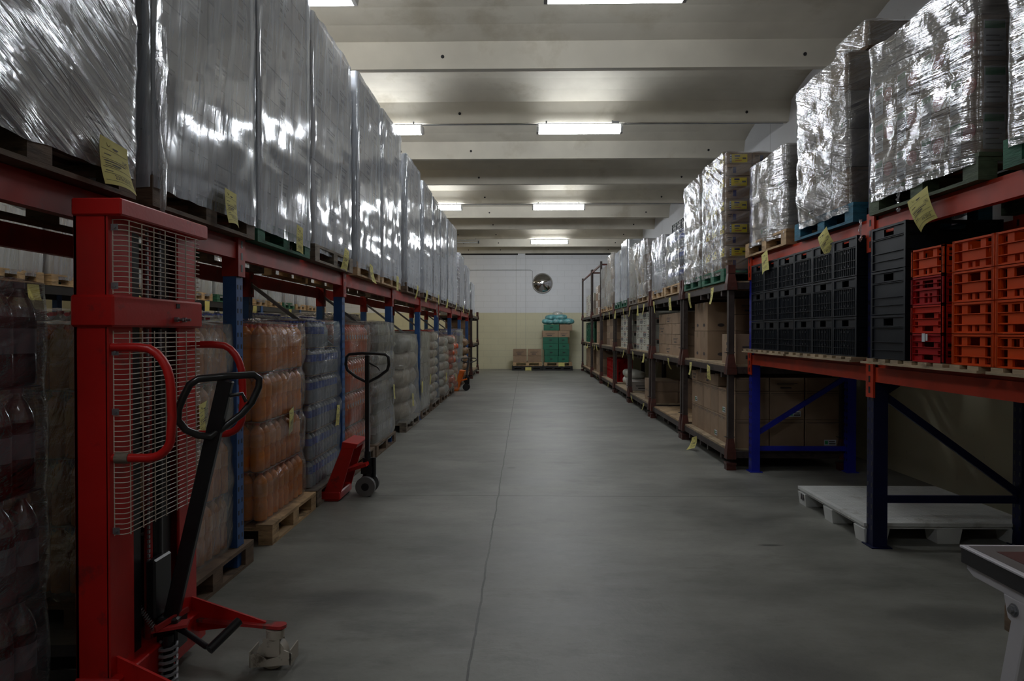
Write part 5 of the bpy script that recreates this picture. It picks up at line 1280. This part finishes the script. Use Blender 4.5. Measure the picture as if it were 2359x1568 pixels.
stack('carton in the sixth low bay', 2.32, 21.0, T1, 2, 3, 3, 0.4, 0.6, 0.24, ('dark', 'plain'), 'cartons in the far low bays', seed=17)
stack('carton in the seventh top bay', 2.32, 23.8, T3, 2, 4, 3, 0.45, 0.7, 0.26, ('white', 'greyprint'), 'cartons in the far top bays', seed=18)
stack('brown carton in the seventh low bay', 2.32, 23.8, T1, 2, 4, 3, 0.45, 0.7, 0.24, ('plain', 'print'), 'cartons in the far low bays', seed=19)
gc = crate_mesh(0.4, 0.6, 0.24, A1, RB_, 'green_box')
for k in range(3):
    for j in range(5): crate(f'green plastic crate in the seventh middle bay, {tier[k]} row, {ORD[j + 1]} column', gc, 2.55, 24.1 + j * 0.62, T2 + k * 0.24, 'green crates in the far middle bay')
rc_ = crate_mesh(0.4, 0.30, 0.28, A1, RB_, 'crate_red')
for k in range(2):
    for j in range(7): crate(f'red crate in the fifth low bay, {("lower", "upper")[k]} row, {ORD[j + 1]} column', rc_, 2.56, 18.1 + j * 0.32, T1 + k * 0.281, 'red crates in the far low bay')
pk = bag_mesh(0.40, 0.42, 0.20, 3).copy(); pk.materials[0] = M['bag_white']
for k in range(2):
    for j in range(3): tag(put('paper_pack', pk, None, (2.6, 15.75 + 0.55 + j * 0.45 - 0.0, T1 + k * 0.18)), f'pale shrink-wrapped pack in the fourth low bay, {("lower", "upper")[k]} row, {ORD[j + 1]} along', 'pack', 'pale packs in the fourth low bay')

# loads on top of the brown racks
ZT = DZ[2] + 0.024
def topload(n, y0, y1, h, label, wood_='wood_dark', **kw):
    pallet(f'wooden pallet on top of the brown racks, {n} from the blue rack', 1, 2.20, y0, y1 - y0, 1.25, ZT, wood_, 'pallets on the brown racks')
    return wrapped_load(label, 1, kw.pop('xf', 2.22), y0 + 0.02, y1 - 0.02, 1.2, ZT + HP, h, kw.pop('ny', 3), kw.pop('nx', 3), kw.pop('nz', 5), group='wrapped loads on the brown racks', **kw)
topload('first', 7.78, 8.74, 1.29, 'tall film-wrapped load of cartons with bright yellow labels, behind the blue post', 'wood_green', nx=4, ny=3, nz=10, film='film_light', amp=0.014, pinch=0.014, seed=51, ang=30, fine=12, step=0.04,
        styler=lambda i, j, k: 'yellow' if (i + k) % 2 == 1 else 'cup')
topload('second', 8.80, 9.72, 1.27, 'tall crinkled film-wrapped load next to the yellow-labelled cartons', 'wood_green', nx=3, ny=2, nz=6, film='film_wild', amp=0.024, pinch=0.03, seed=52, ang=35, fine=10, step=0.045, style=('grey', 'plain'))
pallet('wooden pallet on top of the brown racks, third from the blue rack', 1, 2.20, 10.0, 1.1, 1.25, ZT, 'wood', 'pallets on the brown racks')
bottle_load('film-wrapped load of water bottles with black crates on top, on the brown racks', 1, 2.24, 10.04, 11.08, 1.15, ZT + HP, 3, 0.10, 0.26, 'water', film='film_wild', seed=53, seg=8, group='wrapped loads on the brown racks', amp=0.02)
bc = crate_mesh(0.40, 0.30, 0.15, BH, BR, 'crate_black')
for j in range(3): crate(f'small black crate on top of the wrapped water bottles, {ORD[j + 1]} along', bc, 2.5, 10.25 + j * 0.31, ZT + HP + 0.82, 'black crates on the wrapped water')
topload('fourth', 11.2, 12.17, 0.86, 'short glittering wrapped load behind the water bottles on the brown racks', 'wood', ny=2, nz=3, film='film_diag', amp=0.02, seed=54, style=('greyslip', 'white'), ang=40)
topload('fifth', 12.56, 13.7, 0.98, 'leaning crinkled load with a loose film top on the brown racks', 'wood', ny=2, nz=4, film='film_wild', amp=0.035, seed=55, style=('plain', 'grey'), ang=50, lean=-0.05)
topload('sixth', 13.85, 14.83, 1.05, 'grey wrapped load in the middle of the brown rack tops', 'wood_grey', ny=2, nz=4, film='film_milky', amp=0.02, seed=56, style=('grey', 'white'))
topload('seventh', 15.14, 16.1, 1.30, 'tall smooth white-edged wrapped load on the brown rack tops', 'wood_green', ny=2, nz=5, film='film_smooth', guards=True, seed=57, style=('white', 'grey'))
topload('eighth', 16.25, 17.2, 1.20, 'pale wrapped load behind the white-edged one on the brown rack tops', 'wood_green', ny=2, nz=5, film='film_smooth', seed=58, style=('white', 'grey'))
topload('ninth', 17.7, 18.8, 1.30, 'wrapped load with open brown cartons inside, last but one on the brown rack tops', 'wood', ny=2, nz=4, film='film_milky', amp=0.03, seed=59, style=('plain', 'grey'))
topload('tenth', 19.0, 20.3, 1.10, 'last wrapped load before the far high racks', 'wood', ny=2, nz=4, film='film_milky', amp=0.02, seed=61, style=('grey', 'plain'))
# tags on the brown racks
k = 0
for z, ys, hh in ((2.00, (8.2, 9.35, 10.6, 11.9, 12.9, 13.6, 14.6, 15.6, 17.0, 18.2, 19.4), 0.20), (1.085, (8.35, 9.25, 10.7, 12.9, 14.2, 15.5, 21.4, 22.0, 22.6, 24.4, 25.4), 0.17), (0.17, (12.9, 14.4, 18.4, 21.5), 0.13)):
    for i, y in enumerate(ys):
        nm = {2.0: 'upper', 1.085: 'middle', 0.17: 'lowest'}[z]
        paper_tag(f'yellow tag on the {nm} deck edge of the brown racks, {ORD[i + 1]} from the blue rack', (2.185, y, z + 0.02), -90, w=0.13, h=hh, tilt=(-3, 4, -6, 8)[k % 4], curl=(0.03, -0.04, 0.05)[k % 3], seed=k,
                  detail=k % 11 < 3, group='yellow tags on the brown racks'); k += 1
paper_tag('crumpled yellow tag almost touching the floor below the first low bay', (2.15, 8.9, 0.17), -82, w=0.16, h=0.155, tilt=-16, curl=-0.09, seed=9, detail=True)

# ------------------------------------------------------------------ brown rack at the end of the blue and red rack
for k in range(3):
    rack_unit(22.4, 25.4, DZ[k], 0.84 if k < 2 else 0.1, f'{lv[k]} brown stacking rack at the far end of the blue and red rack', x0=-2.9, x1=-1.70, bottom=(k == 0))
for q, (z, nm) in enumerate(((T1, 'floor-level'), (T2, 'middle-level'))):
    stack(f'carton in the {nm} rack beyond the orange truck', -2.6, 22.6, z, 2, 4, 3, 0.42, 0.6, 0.25, ('dark', 'plain'), 'dark cartons beyond the orange truck', seed=30 + q)
topt = wrapped_load('last pale wrapped load, above the far brown rack beyond the orange truck', -1, -1.76, 22.6, 23.9, 0.98, T3, 1.05, 2, 2, 4, style=('white', 'grey'), film='film_smooth', seed=71, group='tall wrapped loads on the blue and red rack', step=0.08)

# ------------------------------------------------------------------ end of the aisle
def low_dolly(label, x0, x1, y0):
    b = MB(); b.box(x0, y0, 0.0, x1, y0 + 0.8, 0.06); b.box(x0, y0, 0.10, x1, y0 + 0.8, 0.17)
    for i in range(4): b.box(x0 + i * (x1 - x0 - 0.1) / 3, y0, 0.06, x0 + i * (x1 - x0 - 0.1) / 3 + 0.1, y0 + 0.8, 0.10)
    tag(b.obj('dark_pallet', 'black'), label, 'pallet', 'black bases by the back wall')
low_dolly('long black base on the floor against the back wall, left half', -0.52, 0.68, 27.35); low_dolly('long black base on the floor against the back wall, below the green boxes', 0.70, 1.86, 27.35)
def small_pallet(label, x0, L, y0, z):
    me = pallet_mesh(L, 0.78, 'wood'); tag(put('wooden_pallet', me, None, (x0 + L, y0, z), (0, 0, PI / 2)), label, 'pallet', 'pallets by the back wall')
small_pallet('wooden pallet under the four brown boxes by the back wall', -0.48, 1.14, 27.36, 0.175)
small_pallet('wooden pallet under the green boxes by the back wall', 0.74, 1.10, 27.36, 0.175)
def box_at(label, x, w, z, h, style, y=27.62, d=0.5, group='boxes by the back wall'):
    me = carton_mesh(w, d, h, style) if style not in ('green', 'greendark') else None
    if me is None:
        b = MB(); b.box(-w / 2 + 0.004, -d / 2, 0, w / 2 - 0.004, d / 2, h - 0.004); b.box(-w / 2, -d / 2 - 0.006, h - 0.05, w / 2, d / 2 + 0.006, h - 0.006); b.box(-0.05, -d / 2 - 0.004, h * 0.45, 0.05, -d / 2, h * 0.6, 1)
        me = b.mesh('box', ['green_box', 'black'])
    return tag(put('storage_box', me, None, (x, y, z)), label, 'box', group)
zb = 0.32
for i, x in enumerate((-0.21, 0.36)):
    for k in range(2): box_at(f'brown carton by the back wall, {("lower", "upper")[k]} one of the {("pair further from the green boxes", "pair next to the green boxes")[i]}', x, 0.54, zb + k * 0.262, 0.258, 'print' if k else 'plain')
rows = [(0.25, [(1.02, 0.52, 'green'), (1.50, 0.42, 'green')]), (0.25, [(1.02, 0.55, 'green'), (1.52, 0.42, 'green')]), (0.24, [(1.0, 0.6, 'green'), (1.52, 0.40, 'green')]), (0.24, [(1.0, 0.6, 'green'), (1.49, 0.36, 'green')]),
        (0.26, [(0.98, 0.62, 'print'), (1.52, 0.46, 'print')]), (0.24, [(1.03, 0.60, 'green'), (1.60, 0.50, 'plain')])]
z = zb
for k, (h, items) in enumerate(rows):
    for j, (x, w, st) in enumerate(items):
        box_at(f'{"green" if st == "green" else "brown"} box of the tall back wall pile, {ORD[k + 1]} row up, on the {("aisle", "rack")[j]} side', x, w, z, h, st)
    z += h + 0.002
tb = [bag_mesh(0.52, 0.44, 0.23, q).copy() for q in (5, 6, 7)]
for m_ in tb: m_.materials[0] = M['bag_teal']
for i, (x, dz, r) in enumerate(((0.92, 0, 0.1), (1.20, 0.01, -0.3), (1.48, 0, 0.2), (1.68, 0.0, -0.1), (1.05, 0.15, 0.5), (1.40, 0.16, 0.0))):
    tag(put('plastic_bag', tb[i % 3], None, (x, 27.6, z + dz), (0, 0, r)), f'crumpled turquoise plastic bag on top of the green boxes, {ORD[i + 1]} of the heap', 'bag', 'turquoise bags on the pile')
wb = bag_mesh(0.40, 0.3, 0.22, 9).copy(); wb.materials[0] = M['film_milky']
tag(put('plastic_bag', wb, None, (1.28, 27.62, z + 0.29)), 'clear white plastic bag crowning the turquoise bags', 'bag')
paper_tag('yellow paper on the black base below the four brown boxes', (0.12, 27.33, 0.13), 0, w=0.24, h=0.13, detail=False, curl=0.005)
paper_tag('yellow paper on the pallet below the green boxes', (1.42, 27.33, 0.31), 0, w=0.24, h=0.15, detail=False, curl=0.005)
# convex mirror
t = thing('convex_mirror', 'round convex safety mirror on the back wall', 'mirror', (0.70, YB, 3.49))
prof = [(0.40 * math.sin(R(a)) / math.sin(R(34)), 0) for a in range(0, 1)]
b = MB(); Rm = 0.385 / math.sin(R(38)); pr = [(max(0.0005, Rm * math.sin(R(a))), Rm * (math.cos(R(a)) - math.cos(R(38)))) for a in range(38, -1, -2)]
b.lathe(pr, 40, 0, Matrix.Rotation(PI / 2, 4, 'X')); b.obj('mirror_dome', 'mirror', t, loc=(0, -0.06, 0), smooth=60)
MB().tube([(0.39 * math.cos(2 * PI * i / 40), -0.06, 0.39 * math.sin(2 * PI * i / 40)) for i in range(40)], 0.022, 8, closed=True).obj('rim', 'mirror_rim', t, smooth=60)
MB().cyl((0, -0.06, 0), (0, 0, 0), 0.30, 24).obj('back_plate', 'mirror_rim', t)
